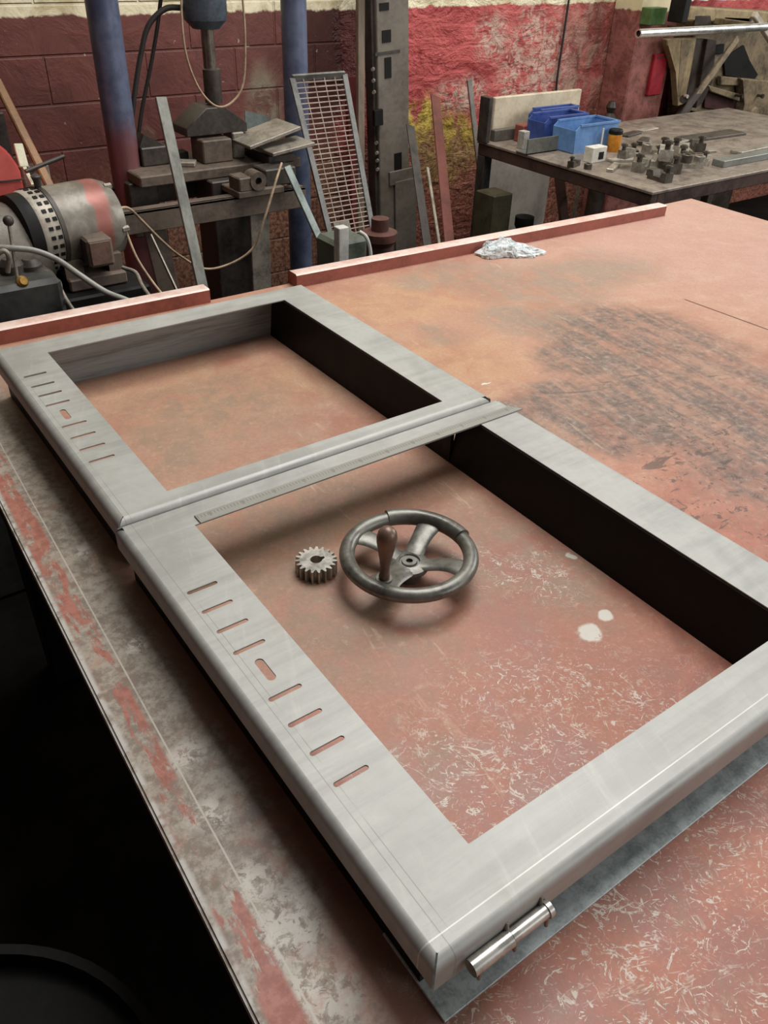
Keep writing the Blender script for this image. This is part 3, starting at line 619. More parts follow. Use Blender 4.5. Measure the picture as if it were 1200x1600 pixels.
# ------------------------------------------------------------------ motor on the power pack
def motor_mat():
    n=N('motor_paint'); x,y,z=n.xyz(); f=n.noise(18,6,0.65,0.4)
    g=n.mix(n.step(f,0.35,0.65),(108,99,87),(138,132,121))
    k=n.math('MULTIPLY',n.step(n.math('ADD',x,n.math('MULTIPLY_ADD',f,0.06,-0.03)),0.030,0.045),n.step(n.math('ADD',x,n.math('MULTIPLY_ADD',f,0.05,-0.025)),0.095,0.075))
    return n.out(n.mix(n.math('MULTIPLY',k,0.85),g,n.mix(f,(132,70,60),(168,98,86))),0.42,0.25)
MY=2.36; mc=W(112,352,y=MY); mx,mz=mc.x,mc.z; MR=0.110
MOT=motor_mat()
mo=thing('electric_motor','big grey electric motor with a worn red band behind the table','motor',(mx,MY,mz-MR-0.03))
AX=Vector((0.985,0.17,0.0)).normalized(); MO=Vector((mx,MY,mz))
b=B(); lathe(b,[(0,-0.07),(MR*0.99,-0.07),(MR,-0.06),(MR,0.075),(MR*0.985,0.088),(MR*0.90,0.112),(MR*0.62,0.128),(0.035,0.133),(0.03,0.141),(0,0.142)],MO,AX,56); obj('housing',b,MOT,mo,35)
b=B(); lathe(b,[(MR*0.9,-0.127),(MR*0.97,-0.127),(MR*1.0,-0.119),(MR*1.0,-0.072),(MR*0.9,-0.072)],MO,AX,56,True); vr=obj('vent_ring',b,mat('vent_grey',(176,166,150),(136,126,112),0.45,0.2),mo,35)
u_,v2,d_=basis(AX)
for k in range(30):
    a=2*math.pi*k/30
    for j in range(2):
        c=MO+AX*(-0.106+0.019*j)+(u_*math.cos(a)+v2*math.sin(a))*(MR*0.995); b=B()
        t_=(v2*math.cos(a)-u_*math.sin(a)); bar(b,c-t_*0.0048,c+t_*0.0048,0.011,0.006,AX); obj('vent_slot',b,BLACK,vr)
b=B(); lathe(b,[(MR*0.9,-0.078),(MR*1.03,-0.078),(MR*1.03,-0.066),(MR*0.9,-0.066)],MO,AX,56,True); obj('clamp_band',b,DARK,mo,35)
b=B(); lathe(b,[(0,-0.165),(MR*0.84,-0.165),(MR*0.95,-0.160),(MR*0.97,-0.127),(MR*0.9,-0.124),(0,-0.124)],MO,AX,56); obj('fan_cowl',b,BLACK,mo,35)
for k in range(5):
    a=2*math.pi*(k+0.3)/5; c=MO+AX*0.095+(u_*math.cos(a)+v2*math.sin(a))*(MR*0.92); b=B(); cyl(b,c,c+AX*0.020,0.0085,n=6); obj('bolt',b,OFFCUT,mo)
tb=W(154,392,y=MY-0.14); b=B(); box(b,tb.x-0.035,tb.x+0.035,MY-0.16,MY-0.08,tb.z-0.038,tb.z+0.038,0.006); tbo=obj('terminal_box',b,RUSTY,mo)
b=B(); box(b,tb.x-0.028,tb.x+0.028,MY-0.163,MY-0.159,tb.z-0.030,tb.z+0.030,0.001); obj('box_lid',b,mat('tan_rust',(122,92,78),(92,66,54),0.6,sc=30),tbo)
b=B(); box(b,mx-0.07,mx+0.09,MY-0.13,MY+0.13,mz-MR-0.028,mz-MR+0.005,0.004); box(b,mx-0.07,mx-0.02,MY-0.11,MY+0.11,mz-MR-0.02,mz-0.06); box(b,mx+0.05,mx+0.09,MY-0.11,MY+0.11,mz-MR-0.02,mz-0.06); obj('foot_plate',b,RUSTY,mo)
b=B(); lathe(b,[(0.008,0),(0.010,0.02),(0.014,0.03),(0,0.04)],MO+AX*(-0.072)+Vector((0,0,MR*1.0)),n=16); obj('lifting_eye',b,DARK,mo)
# power pack tank that carries the motor
pk=thing('hydraulic_power_pack','dark grey pump unit under the motor at the left','pump',(mx-0.22,MY,0))
b=B(); box(b,mx-0.55,mx+0.14,MY-0.17,MY+0.20,0.0,mz-MR-0.03,0.006); obj('stand',b,BLACK,pk)
pz=W(40,405,y=2.2).z
tx1=W(92,470,y=2.12).x
b=B(); box(b,tx1-0.55,tx1,2.05,MY-0.175,0.0,W(60,440,y=2.05).z,0.012); obj('tank',b,mat('tank_grey',(74,74,70),(46,46,44),0.5,0.1,sc=6),pk)
b=B(); gxc=W(8,385,y=MY-0.02); lathe(b,[(0,-0.20),(0.105,-0.20),(0.118,-0.19),(0.118,0.06),(0.10,0.09),(0,0.09)],(gxc.x,MY-0.02,gxc.z-0.01),AX,48); obj('pump_housing',b,mat('pump_grey',(112,104,92),(80,72,64),0.45,0.2),pk,35)
b=B(); cyl(b,W(62,452,y=2.10),W(92,455,y=2.10),0.03,n=20); sweep(b,smooth_path([W(48,440,y=2.12),W(70,428,y=2.12),W(84,450,y=2.10),W(90,510,y=2.07)]),0.016,12); obj('tank_pipe',b,DARK,pk)
l0,l1=W(28,440,y=2.09),W(13,345,y=2.12)
b=B(); sweep(b,[l0,l1],0.0042,10); lv=obj('valve_lever',b,OFFCUT,pk)
b=B(); bmesh.ops.create_uvsphere(b,u_segments=20,v_segments=14,radius=0.0125,matrix=Matrix.Translation(l1)); obj('lever_knob',b,DARK,lv,60)
b=B(); c=W(34,442,y=2.07); lathe(b,[(0,-0.014),(0.012,-0.014),(0.015,-0.004),(0.015,0.010),(0.009,0.016),(0,0.016)],c,axis=(0.2,-0.8,0.5),n=20); obj('brass_cap',b,BRASS,pk)
for px_,py_,r_ in ((20,425,0.03),(50,425,0.028),(8,450,0.03)):
    c=W(px_,py_,y=2.15); b=B(); lathe(b,[(0,-0.05),(r_,-0.05),(r_,0.02),(r_*0.6,0.035),(0,0.035)],c,n=18); obj('valve_body',b,DARK,pk)
cable('conduit',[W(px_,py_,y=y_) for px_,py_,y_ in ((-20,386,2.12),(20,388,2.10),(55,392,2.08),(90,406,2.05),(125,430,2.0),(165,456,1.95),(204,472,1.90),(225,490,1.88))],0.0075,mat('grey_conduit',(158,156,148),(128,124,116),0.45),'grey conduit sweeping down in front of the motor','conduit')
b=B(); sweep(b,smooth_path([W(-8,400,y=2.07),W(6,392,y=2.06),W(14,402,y=2.06),W(12,425,y=2.07)]),0.006,10); obj('return_pipe',b,OFFCUT,pk)
cable('bent_rod',[W(px_,py_,y=y_) for px_,py_,y_ in ((95,452,2.1),(105,470,2.06),(120,492,2.0))],0.005,OFFCUT,'short bent rod below the motor near the tank','rod')
cable('bent_rod',[W(px_,py_,y=y_) for px_,py_,y_ in ((192,418,2.2),(212,426,2.15),(222,446,2.08),(236,466,2.0))],0.0055,OFFCUT,'bent rod right of the motor foot','rod')
# red casing at the far left
rg=thing('red_machine','red painted machine casing cut by the left edge','machine',(W(0,270,y=2.62).x-0.12,2.72,0))
REDP=mat('red_machine_paint',(212,96,90),(186,80,75),0.4,sc=5,bump=0.05)
x1=W(37,290,y=2.6).x; z1=W(10,205,y=2.6).z; z0=W(10,330,y=2.6).z
b=B(); prism(b,[(x1-0.35,0.5),(x1,0.5),(x1,z1-0.10),(x1-0.02,z1-0.055),(x1-0.07,z1),(x1-0.35,z1+0.02)],lambda u,v,w: Vector((u,w,v)),2.6,2.85)
bmesh.ops.bevel(b,geom=b.edges[:],offset=0.006,segments=2,affect='EDGES'); obj('casing',b,REDP,rg)
for q in (0.42,0.72):
    zq=z1-0.04-q*(z1-z0); b=B(); box(b,x1-0.34,x1+0.002,2.595,2.60,zq-0.002,zq+0.002); obj('casing_seam',b,DARK,rg)
b=B(); box(b,x1-0.34,x1-0.01,2.61,2.84,0,0.5); obj('base',b,BLACK,rg)
b=B(); p0,p1=W(-6,125,y=3.1),W(82,300,y=2.75); bar(b,p0,p1,0.026,0.022,(1,0,0),0.004); one('wooden_pole',b,mat('pole_wood',(146,108,72),(110,78,50),0.5,sc=8,stretch=(1,1,.2)),'brown wooden pole leaning at the far left','pole')
b=B(); p0,p1=W(40,268,y=2.7),W(100,244,y=2.72); cyl(b,p0,p1,0.0065,n=10); one('iron_rod',b,DARK,'dark iron rod crossing the wooden pole','rod')
b=B(); p0,p1=W(28,225,y=2.80),W(38,262,y=2.76); bar(b,p0,p1,0.026,0.012,(1,0,0),0.002); p2=W(52,290,y=2.7); bar(b,p1,p2,0.010,0.010,(1,0,0)); one('pale_strip',b,mat('pale_green_strip',(206,206,176),(176,172,146),0.5),'pale strip standing between the red casing and the pole','strip')
b=B(); c=W(52,278,y=2.86); box(b,c.x-0.03,c.x+0.055,2.86,2.90,c.z-0.06,c.z+0.035,0.004); one('grey_box',b,OFFCUT,'small grey box behind the pole above the motor','box')
b=B(); c=W(4,200,y=3.15); box(b,c.x-0.06,c.x+0.01,3.13,3.18,c.z-0.14,c.z+0.05,0.004); one('dark_bracket',b,DARK,'dark bracket above the red casing','bracket')

# ------------------------------------------------------------------ bars and panels behind the table
def lean(name,pa,ya,pb,yb,w,t,m,label,cat='bar',side=(1,0,0),bev=0.0015,group=None):
    """bar from pixel pa at depth ya (top) through pixel pb at depth yb, carried on down to the floor"""
    A_=W(*pa,y=ya); C_=W(*pb,y=yb); k=(0.004-A_.z)/(C_.z-A_.z); E2=A_+(C_-A_)*k
    b=B(); bar(b,A_,E2,w,t,side,bev); return one(name,b,m,label,cat,group)
lean('flat_bar',(251,152),2.585,(317,452),2.35,0.034,0.012,GREYST,'bright grey flat bar leaning on the press in front of its bed')
lean('flat_bar',(448,260),2.56,(506,388),2.42,0.026,0.010,mat('teal_grey_bar',(150,160,154),(112,120,114),0.45,0.3),'short pale grey-green bar leaning right of the vice')
# mesh panel
tl,tr_=W(456,122,y=2.80),W(538,116,y=2.80); bl,br_=W(524,400,y=2.60),W(588,392,y=2.60)
def ext(a,c): k=(0.01-a.z)/(c.z-a.z); return a+(c-a)*k
bl,br_=ext(tl,bl),ext(tr_,br_)
mp_=thing('mesh_panel','tall steel mesh panel leaning right of the press','panel',((bl.x+br_.x)/2,(bl.y+br_.y)/2,min(bl.z,br_.z)))
FRM=mat('mesh_frame_grey',(132,131,127),(100,97,91),0.45,0.4,sc=20)
for nm,a,c in (('frame_bar',tl,tr_),('frame_bar',bl,br_),('frame_bar',tl,bl),('frame_bar',tr_,br_)):
    b=B(); bar(b,a,c,0.022,0.010,(1,0,0) if a in (tl,tr_) and c in (bl,br_) else (0,0.4,-1),0.001); obj(nm,b,FRM,mp_)
WIR=mat('mesh_wire',(176,160,146),(138,118,104),0.5,0.3)
for k in range(1,72):
    t_=k/72; b=B(); sweep(b,[tl+(bl-tl)*t_,tr_+(br_-tr_)*t_],0.0023,6); obj('cross_wire',b,WIR,mp_)
for k in range(1,5):
    t_=k/5; b=B(); sweep(b,[tl+(tr_-tl)*t_,bl+(br_-bl)*t_],0.0022,6); obj('long_wire',b,WIR,mp_)
b=B(); a=tl+(bl-tl)*0.40; c=tl+(bl-tl)*0.47; o_=Vector((0,-0.008,0)); d_=(tr_-tl).normalized(); f_=[b.verts.new(p) for p in (a+d_*.02+o_,a+d_*0.09+o_,c+d_*0.09+o_,c+d_*.02+o_)]; 
ff=b.faces.new(f_); r_=bmesh.ops.extrude_face_region(b,geom=[ff]); bmesh.ops.translate(b,verts=[q for q in r_['geom'] if isinstance(q,bmesh.types.BMVert)],vec=(0,-0.003,0)); obj('patch_plate',b,OFFCUT,mp_)
# wooden batten, red painted post behind it
lean('wooden_batten',(563,-20),3.42,(563,230),3.32,0.035,0.022,mat('grey_batten',(118,100,82),(86,70,56),0.6,sc=10,stretch=(1,1,.2)),'weathered wooden batten leaning left of the slotted column','batten')
lean('red_post',(549,120),3.55,(558,330),3.46,0.07,0.025,mat('red_post_paint',(122,42,40),(88,36,32),0.55,sc=12),'dark red board standing against the wall behind the batten','board')
# slotted steel column
SY=3.35
cx0,cx1=W(590,200,y=SY).x,W(639,200,y=SY).x
sc_=thing('slotted_column','tall grey-brown steel column with slots and bolts beside the red wall','column',((cx0+cx1)/2,SY+0.05,0))
COLM=mat('column_steel',(118,108,96),(92,82,72),0.55,0.15,sc=7)
b=B(); box(b,cx0+0.008,cx1,SY,SY+0.09,0,2.0,0.004); obj('post',b,COLM,sc_)
b=B(); box(b,cx0-0.006,cx0+0.008,SY+0.02,SY+0.08,0,2.0,0.002); obj('back_flange',b,DARK,sc_)
def pxbox(bm,a0,a1,y,depth,bev=0.002):
    p=W(*a0,y=y); q=W(*a1,y=y); box(bm,min(p.x,q.x),max(p.x,q.x),y-depth,y,min(p.z,q.z),max(p.z,q.z),bev)
for (u0,v0,u1,v1) in ((602,2,616,14),(604,45,617,64),(606,88,615,120),(614,240,624,272),(612,292,620,350),(624,296,633,318),(624,338,633,352)):
    b=B(); pxbox(b,(u0,v0),(u1,v1),SY-0.0002,0.003,0.0); obj('slot',b,BLACK,sc_)
b=B(); pxbox(b,(592,79),(630,82),SY-0.0002,0.002,0); obj('joint_line',b,DARK,sc_)
for py_ in (104,122,140,220,236,248,262):
    c=W(588,py_,y=SY+0.01); b=B(); cyl(b,c,c+Vector((-0.012,-0.010,0)),0.008,n=6); obj('bolt',b,OFFCUT,sc_)
b=B(); pxbox(b,(583,168),(596,192),SY-0.0,0.02); obj('hinge_block',b,BLACK,sc_)
b=B(); pxbox(b,(604,268),(640,284),SY-0.0004,0.012); obj('collar_plate',b,COLM,sc_)
b=B(); pxbox(b,(612,284),(640,392),SY-0.004,0.01); obj('lower_plate',b,COLM,sc_)
sc_.rotation_euler=(0,-0.062,0); sc_.location.x+=math.sin(0.062)*W(620,200,y=SY).z
# bars leaning right of the column
lean('flat_bar',(641,196),3.2,(668,386),2.75,0.046,0.008,DARK,'dark flat bar leaning just right of the slotted column',side=(1,0.3,0))
lean('flat_bar',(680,150),3.45,(702,378),2.75,0.052,0.010,mat('red_brown_bar',(116,62,52),(84,52,44),0.55,sc=9),'red-brown flat bar leaning against the yellow patch of wall',side=(1,0.25,0))
lean('thin_bar',(668,262),2.9,(686,378),2.55,0.012,0.008,OFFCUT,'thin pale bar leaning between the dark and the red-brown flat bars')
lean('flat_bar',(733,124),3.52,(745,230),3.5,0.030,0.012,mat('pale_grey_bar',(142,138,130),(110,104,96),0.5,0.2),'narrow grey bar leaning beside the bench, below the red wall')
# white post and green block behind the rail
b=B(); c0=W(530,410,y=2.05); box(b,c0.x,W(545,410,y=2.05).x,2.05,2.08,0,W(537,356,y=2.05).z,0.002); one('white_post',b,mat('white_post_paint',(206,204,196),(176,172,164),0.5),'short white post standing behind the table rail','post')
b=B(); c0=W(524,405,y=2.12); c1=W(576,370,y=2.12); box(b,c0.x,c1.x,2.12,2.24,0,c1.z,0.012); one('cable_box',b,mat('green_grey',(92,98,84),(66,70,60),0.55),'grey-green box standing behind the white post','box')
cable('white_strap',[W(px_,py_,y=y_) for px_,py_,y_ in ((562,362,2.11),(572,370,2.09),(578,388,2.08),(580,410,2.07))],0.006,mat('strap_white',(196,196,186),(160,158,150),0.5,bump=0),'pale strap hanging over the grey-green box','strap')
b=B(); c0=W(606,380,y=2.28); lathe(b,[(0,0),(0.07,0),(0.07,0.02),(0.045,0.05),(0.045,c0.z),(0.06,c0.z+0.02),(0.06,c0.z+0.045),(0.03,c0.z+0.05),(0.03,c0.z+0.09),(0,c0.z+0.09)],(W(593,380,y=2.28).x,2.28,0),n=20); one('rusty_jack',b,mat('rust_red',(96,54,44),(58,38,32),0.6),'rusty jack standing left of the column foot','jack')

# ------------------------------------------------------------------ side bench
SZ=0.80
X0b,Y0b=2.80,2.075; Y1b=3.12; X1b=4.75
bn=thing('steel_bench','dark steel bench at the back right covered with parts','bench',((X0b+X1b)/2,(Y0b+Y1b)/2,0))
BENT=mat('bench_top_steel',(150,136,122),(100,88,78),0.5,0.25,sc=10)
BENF=mat('bench_frame_brown',(84,62,54),(50,38,34),0.5,0.2,sc=10)
b=B(); box(b,X0b,X1b,Y0b,Y1b,SZ-0.012,SZ,0.002); obj('bench_top',b,BENT,bn)
b=B(); box(b,X0b+0.004,X0b+0.044,Y0b+0.004,Y1b-0.004,SZ-0.062,SZ-0.012,0.003); box(b,X0b+0.044,X1b,Y0b+0.004,Y0b+0.044,SZ-0.062,SZ-0.012,0.003); box(b,X0b+0.044,X1b,Y1b-0.044,Y1b-0.004,SZ-0.062,SZ-0.012,0.003); obj('bench_frame',b,BENF,bn)
for x_,y_ in ((X0b+0.03,Y0b+0.03),(X0b+0.03,Y1b-0.03),(X1b-0.03,Y0b+0.03),(X1b-0.03,Y1b-0.03)):
    b=B(); box(b,x_-0.026,x_+0.026,y_-0.026,y_+0.026,0,SZ-0.062,0.003); obj('leg',b,DARK if y_>2.5 else BENF,bn)
# boards under and behind the bench
WB=mat('off_white_board',(240,228,212),(208,194,176),0.6,sc=6)
b=B(); a0=W(764,235,y=3.28).x; a1=W(862,260,y=3.28).x; box(b,a0,a1,3.28,3.31,0.02,SZ-0.03,0.003); one('white_board',b,WB,'off-white board standing under the back of the bench','board')
CB=mat('cream_board',(206,192,166),(176,160,134),0.55,sc=8)
b=B(); p=W(760,184,y=3.14); box(b,p.x,W(895,160,y=3.14).x,3.090,3.115,SZ,W(762,150,y=3.14).z,0.004); one('cream_board',b,CB,'cream board standing on edge along the back of the bench','board')
b=B(); p=W(757,190,y=3.10); box(b,p.x-0.026,p.x-0.002,3.05,3.115,SZ,W(757,150,y=3.10).z,0.002); one('dark_upright',b,DARK,'dark upright plate at the left end of the cream board','plate')
b=B(); box(b,p.x+0.03,W(846,180,y=3.06).x,3.052,3.086,SZ,SZ+0.05,0.003); one('grey_channel',b,mat('channel_grey',(112,106,98),(84,78,70),0.5,0.2),'grey channel lying in front of the cream board','channel')
b=B(); c0=W(768,352,y=2.85); c1=W(802,302,y=2.85); box(b,c0.x,c1.x,2.85,2.98,0.0,c1.z,0.004); one('green_crate',b,mat('dark_green_box',(70,64,42),(48,44,30),0.6),'dark olive box under the left end of the bench','box')
b=B(); c0=W(818,355,y=2.8); lathe(b,[(0,0),(0.05,0),(0.05,c0.z-0.05),(0.03,c0.z-0.02),(0.045,c0.z+0.01),(0.045,c0.z+0.05),(0,c0.z+0.06)],(c0.x,2.8,0),n=16); one('black_valve',b,BLACK,'black round fitting beside the olive box under the bench','fitting')
lean('brown_plank',(872,262),3.2,(880,330),3.1,0.06,0.02,mat('plank_brown',(104,66,50),(76,50,40),0.6),'brown plank standing under the bench right of the off-white board','plank')
lean('grey_leg_bar',(905,285),3.15,(895,345),2.9,0.022,0.012,OFFCUT,'thin grey bar leaning under the bench','bar')

# blue bins
BLU=mat('blue_bin_plastic',(70,92,160),(54,72,128),0.35,sc=6,bump=0.02)
BLU2=mat('sky_blue_bin_plastic',(110,148,196),(86,122,170),0.35,sc=6,bump=0.02)
def bin_(name,label,x0,x1,y0,y1,z0,h,m):
    """stacking bin with a low sloping front (towards -x)"""
    r=thing(name,label,'bin',((x0+x1)/2,(y0+y1)/2,z0),'blue plastic bins on the bench'); t=0.004; lw=0.82*h
    b=B(); box(b,x0,x1,y0,y1,z0,z0+t); obj('bin_floor',b,m,r)
    for yy in (y0,y1-t):
        b=B(); prism(b,[(x0,z0+t),(x1,z0+t),(x1+0.006,z0+h),(x0+0.025,z0+h),(x0-0.006,z0+lw)],lambda u,v,w: Vector((u,w,v)),yy,yy+t); obj('side_wall',b,m,r)
    b=B(); box(b,x1-t,x1,y0+t,y1-t,z0+t,z0+h); obj('back_wall',b,m,r)
    b=B(); box(b,x0-0.004,x0,y0+t,y1-t,z0+t,z0+lw); obj('front_wall',b,m,r)
    b=B()
    for yy in (y0,y1): box(b,x0+0.02,x1+0.008,yy-0.006,yy+0.006,z0+h-0.006,z0+h+0.002)
    box(b,x1-0.006,x1+0.009,y0,y1,z0+h-0.006,z0+h+0.002); obj('rim',b,m,r); return r
p=W(858,240,z=SZ); q=W(893,246,z=SZ)
b1x=W(877,240,z=SZ).x
bin_('storage_bin','light blue open bin nearest the front of the bench',3.0,3.27,2.69,2.83,SZ,0.118,BLU2)
bin_('storage_bin','deep blue bin left of and behind the light blue bin',2.975,3.24,2.86,2.972,SZ,0.125,BLU)
bin_('storage_bin','blue bin at the back against the cream board',3.05,3.32,2.995,3.046,SZ,0.13,BLU)
c=W(797,214,z=SZ); c.y-=0.10
b=B(); box(b,c.x-0.045,c.x+0.045,c.y-0.03,c.y+0.03,SZ,SZ+0.075,0.004); one('red_tin',b,mat('red_tin_paint',(150,78,66),(112,58,50),0.5),'small faded red tin at the left of the bins','tin')
c=W(778,207,z=SZ); c.y-=0.04; c.x-=0.02; b=B(); box(b,c.x-0.03,c.x+0.03,c.y-0.03,c.y+0.03,SZ,SZ+0.05,0.004); one('brown_tin',b,RUSTY,'small brown tin beside the red one','tin')
c=W(845,238,z=SZ); b=B(); box(b,c.x-0.10,c.x+0.09,c.y-0.012,c.y-0.006,SZ,SZ+0.065,0.001); box(b,c.x-0.10,c.x+0.09,c.y-0.012,c.y+0.06,SZ,SZ+0.006,0.001); one('angle_iron',b,mat('angle_grey',(112,112,104),(84,82,76),0.45,0.3),'grey angle piece standing in front of the bins','angle iron')
c=W(816,232,z=SZ); b=B(); box(b,c.x-0.018,c.x+0.018,c.y-0.02,c.y+0.02,SZ,SZ+0.075,0.002); one('pale_block',b,mat('pale_grey_block',(176,172,162),(140,134,124),0.5),'pale block at the left end of the grey angle piece','block')
# yellow spray can, white card
c=W(957,236,z=SZ); can=thing('paint_tin','small orange-yellow can with a black top on the bench','can',(c.x,c.y,SZ))
b=B(); lathe(b,[(0,0),(0.030,0),(0.031,0.004),(0.031,0.07),(0.030,0.074),(0,0.074)],(c.x,c.y,SZ),n=28); obj('can_body',b,mat('can_orange',(204,140,36),(170,96,30),0.35,sc=20,bump=0),can)
b=B(); lathe(b,[(0,0.074),(0.0315,0.074),(0.0315,0.088),(0.028,0.094),(0,0.094)],(c.x,c.y,SZ),n=28); obj('can_lid',b,BLACK,can)
c=W(932,253,z=SZ); cdx=thing('white_box','small white carton with a dark opening in front of the bins','box',(c.x,c.y,SZ))
b=B(); box(b,c.x-0.045,c.x+0.045,c.y-0.01,c.y+0.04,SZ,SZ+0.062,0.002); obj('carton',b,mat('carton_white',(216,212,200),(186,180,168),0.55),cdx)
b=B(); box(b,c.x-0.004,c.x+0.026,c.y-0.0115,c.y-0.0095,SZ+0.012,SZ+0.042); obj('opening',b,BLACK,cdx)
lean_=W(932,235,z=SZ); b=B(); cyl(b,(lean_.x-0.01,2.665,SZ),(lean_.x-0.008,2.67,SZ+0.10),0.004,n=8); one('white_stick',b,mat('stick_white',(216,212,200),(190,186,176),0.5),'thin white stick standing behind the white carton','stick')

# loose steel parts
G='loose steel parts on the bench'
PARTM=[mat('part_grey',(156,148,134),(106,98,88),0.4,0.4,sc=25),mat('part_dark',(92,84,74),(60,54,48),0.45,0.4,sc=25),mat('part_pale',(190,182,168),(146,136,122),0.4,0.4,sc=25)]
def clamp(c,a,s,m,label):
    r=thing('toggle_clamp',label,'clamp',c,G); Rm=Matrix.Rotation(a,3,'Z'); V=lambda x,y,z: Vector(c)+Rm@Vector((x*s,y*s,z*s))
    b=B(); prism(b,[(-0.04,0),(0.04,0),(0.04,0.03),(0.02,0.03),(0.014,0.014),(-0.014,0.014),(-0.02,0.03),(-0.04,0.03)],lambda u,v,w: V(u,w,v),-0.018,0.018); obj('clamp_body',b,m,r)
    b=B(); cyl(b,V(-0.03,0,0.03),V(-0.03,0,0.055),0.008*s,n=12); cyl(b,V(-0.03,0,0.045),V(-0.03,0,0.053),0.013*s,n=6); obj('clamp_bolt',b,PARTM[1],r)
def bush(c,r_,h,m,label):
    b=B(); lathe(b,[(r_*0.5,0),(r_,0),(r_,h),(r_*0.9,h+0.002),(r_*0.5,h+0.002)],c,n=24,closed=True); one('steel_bushing',b,m,label,'bushing',G)
def plate(c,a,l,w,h,m,label,name='steel_offcut'):
    b=B(); Rm=Matrix.Rotation(a,3,'Z'); box(b,c[0]-l/2,c[0]+l/2,c[1]-w/2,c[1]+w/2,c[2],c[2]+h,0.002,rot=Rm); one(name,b,m,label,'offcut',G)
_placed=[]
def rest(p,r):
    """put a part on the bench, or on top of the parts already lying there"""
    lv=0.0
    while any((p.x-q[0])**2+(p.y-q[1])**2<(r+q[2])**2 and abs(q[3]-lv)<0.01 for q in _placed): lv+=0.042
    _placed.append((p.x,p.y,r,lv)); return Vector((p.x,p.y,p.z+lv))
L1='small steel clamp in the loose pile at the middle of the bench'
L2='round steel bushing in the loose pile on the bench'
L3='flat steel offcut scattered on the bench top'
for px_,py_,a,s,m in ((1000,266,0.4,1.0,0),(1045,268,1.2,1.0,1),(1078,262,-0.5,0.9,0),(985,245,0.9,0.9,1),(1020,240,2.2,1.0,0),(1060,240,0.2,1.0,2),(896,260,0.3,0.6,1),(1100,256,0.5,0.8,2),(1030,282,1.5,0.9,1),(1012,258,2.6,1.1,2),(1050,252,1.8,1.0,0),(1085,250,0.9,0.9,1),(975,262,0.2,0.8,0),(1035,264,0.7,1.1,2)):
    clamp(rest(W(px_,py_,z=SZ),0.050*s),a,s*1.35,PARTM[m],L1)
for px_,py_,r_,h,m in ((1022,274,0.028,0.022,1),(1032,255,0.022,0.030,2),(1068,270,0.020,0.03,1),(1007,252,0.018,0.028,0),(918,264,0.014,0.02,1),(1088,268,0.02,0.02,0)):
    bush(rest(W(px_,py_,z=SZ),r_*1.2),r_*1.2,h,PARTM[m],L2)
for px_,py_,a,l,w,h,m in ((958,264,0.5,0.14,0.03,0.014,2),(972,252,-0.3,0.13,0.04,0.012,2),(1048,228,0.1,0.17,0.06,0.010,0),(1004,224,0.5,0.12,0.04,0.02,1),(1096,238,-0.2,0.13,0.06,0.012,0),(1062,222,0.05,0.20,0.05,0.010,0),(985,211,0.2,0.14,0.05,0.010,1),(1012,203,0.1,0.14,0.04,0.006,2)):
    plate(W(px_,py_,z=SZ),a,l,w,h,PARTM[m],L3)
c=W(1165,252,z=SZ); plate(c,0.0,0.42,0.06,0.028,mat('bar_blue_grey',(122,124,118),(92,92,86),0.42,0.3),'long grey square bar at the front right of the bench','steel_bar')
c=W(1182,234,z=SZ); plate(c,0.05,0.36,0.06,0.014,PARTM[0],'long flat bar behind the square bar on the bench','steel_bar')
c=W(1112,214,z=SZ); plate(c,-0.03,0.42,0.10,0.012,PARTM[1],'long dark plate at the back of the bench before the machine','steel_plate')

# ------------------------------------------------------------------ beige machine at the back right
MYY=3.32
mcx=W(1110,120,y=MYY).x
BEI=mat('beige_machine_paint',(132,114,86),(66,54,41),0.55,0.05,sc=7,bump=0.2)
BEI2=mat('pale_beige_paint',(158,138,102),(112,94,67),0.5,0.05,sc=7)
OIL=mat('oily_dark_iron',(64,52,42),(36,30,25),0.5,0.2,sc=9)
mch=thing('shearing_machine','beige cast iron shearing machine behind the bench','machine',(mcx,MYY+0.1,0))
PM=lambda px,py,y=MYY: W(px,py,y=y)
def slab(poly,y,d,m,nm,bev=0.006):
    pts=[PM(u,v,y) for u,v in poly]; b=B(); prism(b,[(p.x,p.z) for p in pts],lambda u,v,w: Vector((u,w,v)),y-d,y)
    if bev: bmesh.ops.bevel(b,geom=b.edges[:],offset=bev,segments=1,affect='EDGES')
    return obj(nm,b,m,mch)
slab([(1052,25),(1068,8),(1240,18),(1240,215),(1190,215),(1150,225),(1050,205),(1040,180)],MYY+0.22,0.16,BEI,'body',0.01)
slab([(1060,8),(1180,16),(1176,38),(1052,30)],MYY+0.05,0.10,BEI2,'head',0.008)
slab([(1033,60),(1080,58),(1072,100),(1062,160),(1050,165),(1048,110),(1034,70)],MYY+0.05,0.04,BEI2,'side_cheek',0.005)
slab([(1078,60),(1098,60),(1094,120),(1076,170),(1068,160)],MYY+0.05,0.02,OIL,'slide',0.003)
slab([(1098,60),(1112,62),(1106,128),(1090,160),(1080,168)],MYY+0.04,0.035,OIL,'slide_guide',0.003)
slab([(1062,62),(1078,62),(1066,120),(1060,150),(1056,150)],MYY+0.02,0.012,BEI,'cheek_rib',0.002)
slab([(1084,24),(1108,24),(1110,40),(1082,40)],MYY-0.04,0.012,OIL,'oil_box',0.003)
slab([(1130,26),(1172,28),(1170,40),(1130,40)],MYY-0.04,0.010,BEI,'head_cover',0.003)
slab([(1076,186),(1146,206),(1200,214),(1200,228),(1140,222),(1064,202)],MYY-0.01,0.05,OIL,'bed_edge',0.004)
slab([(1100,132),(1150,146),(1150,158),(1104,142)],MYY+0.03,0.03,BEI,'arm',0.004)
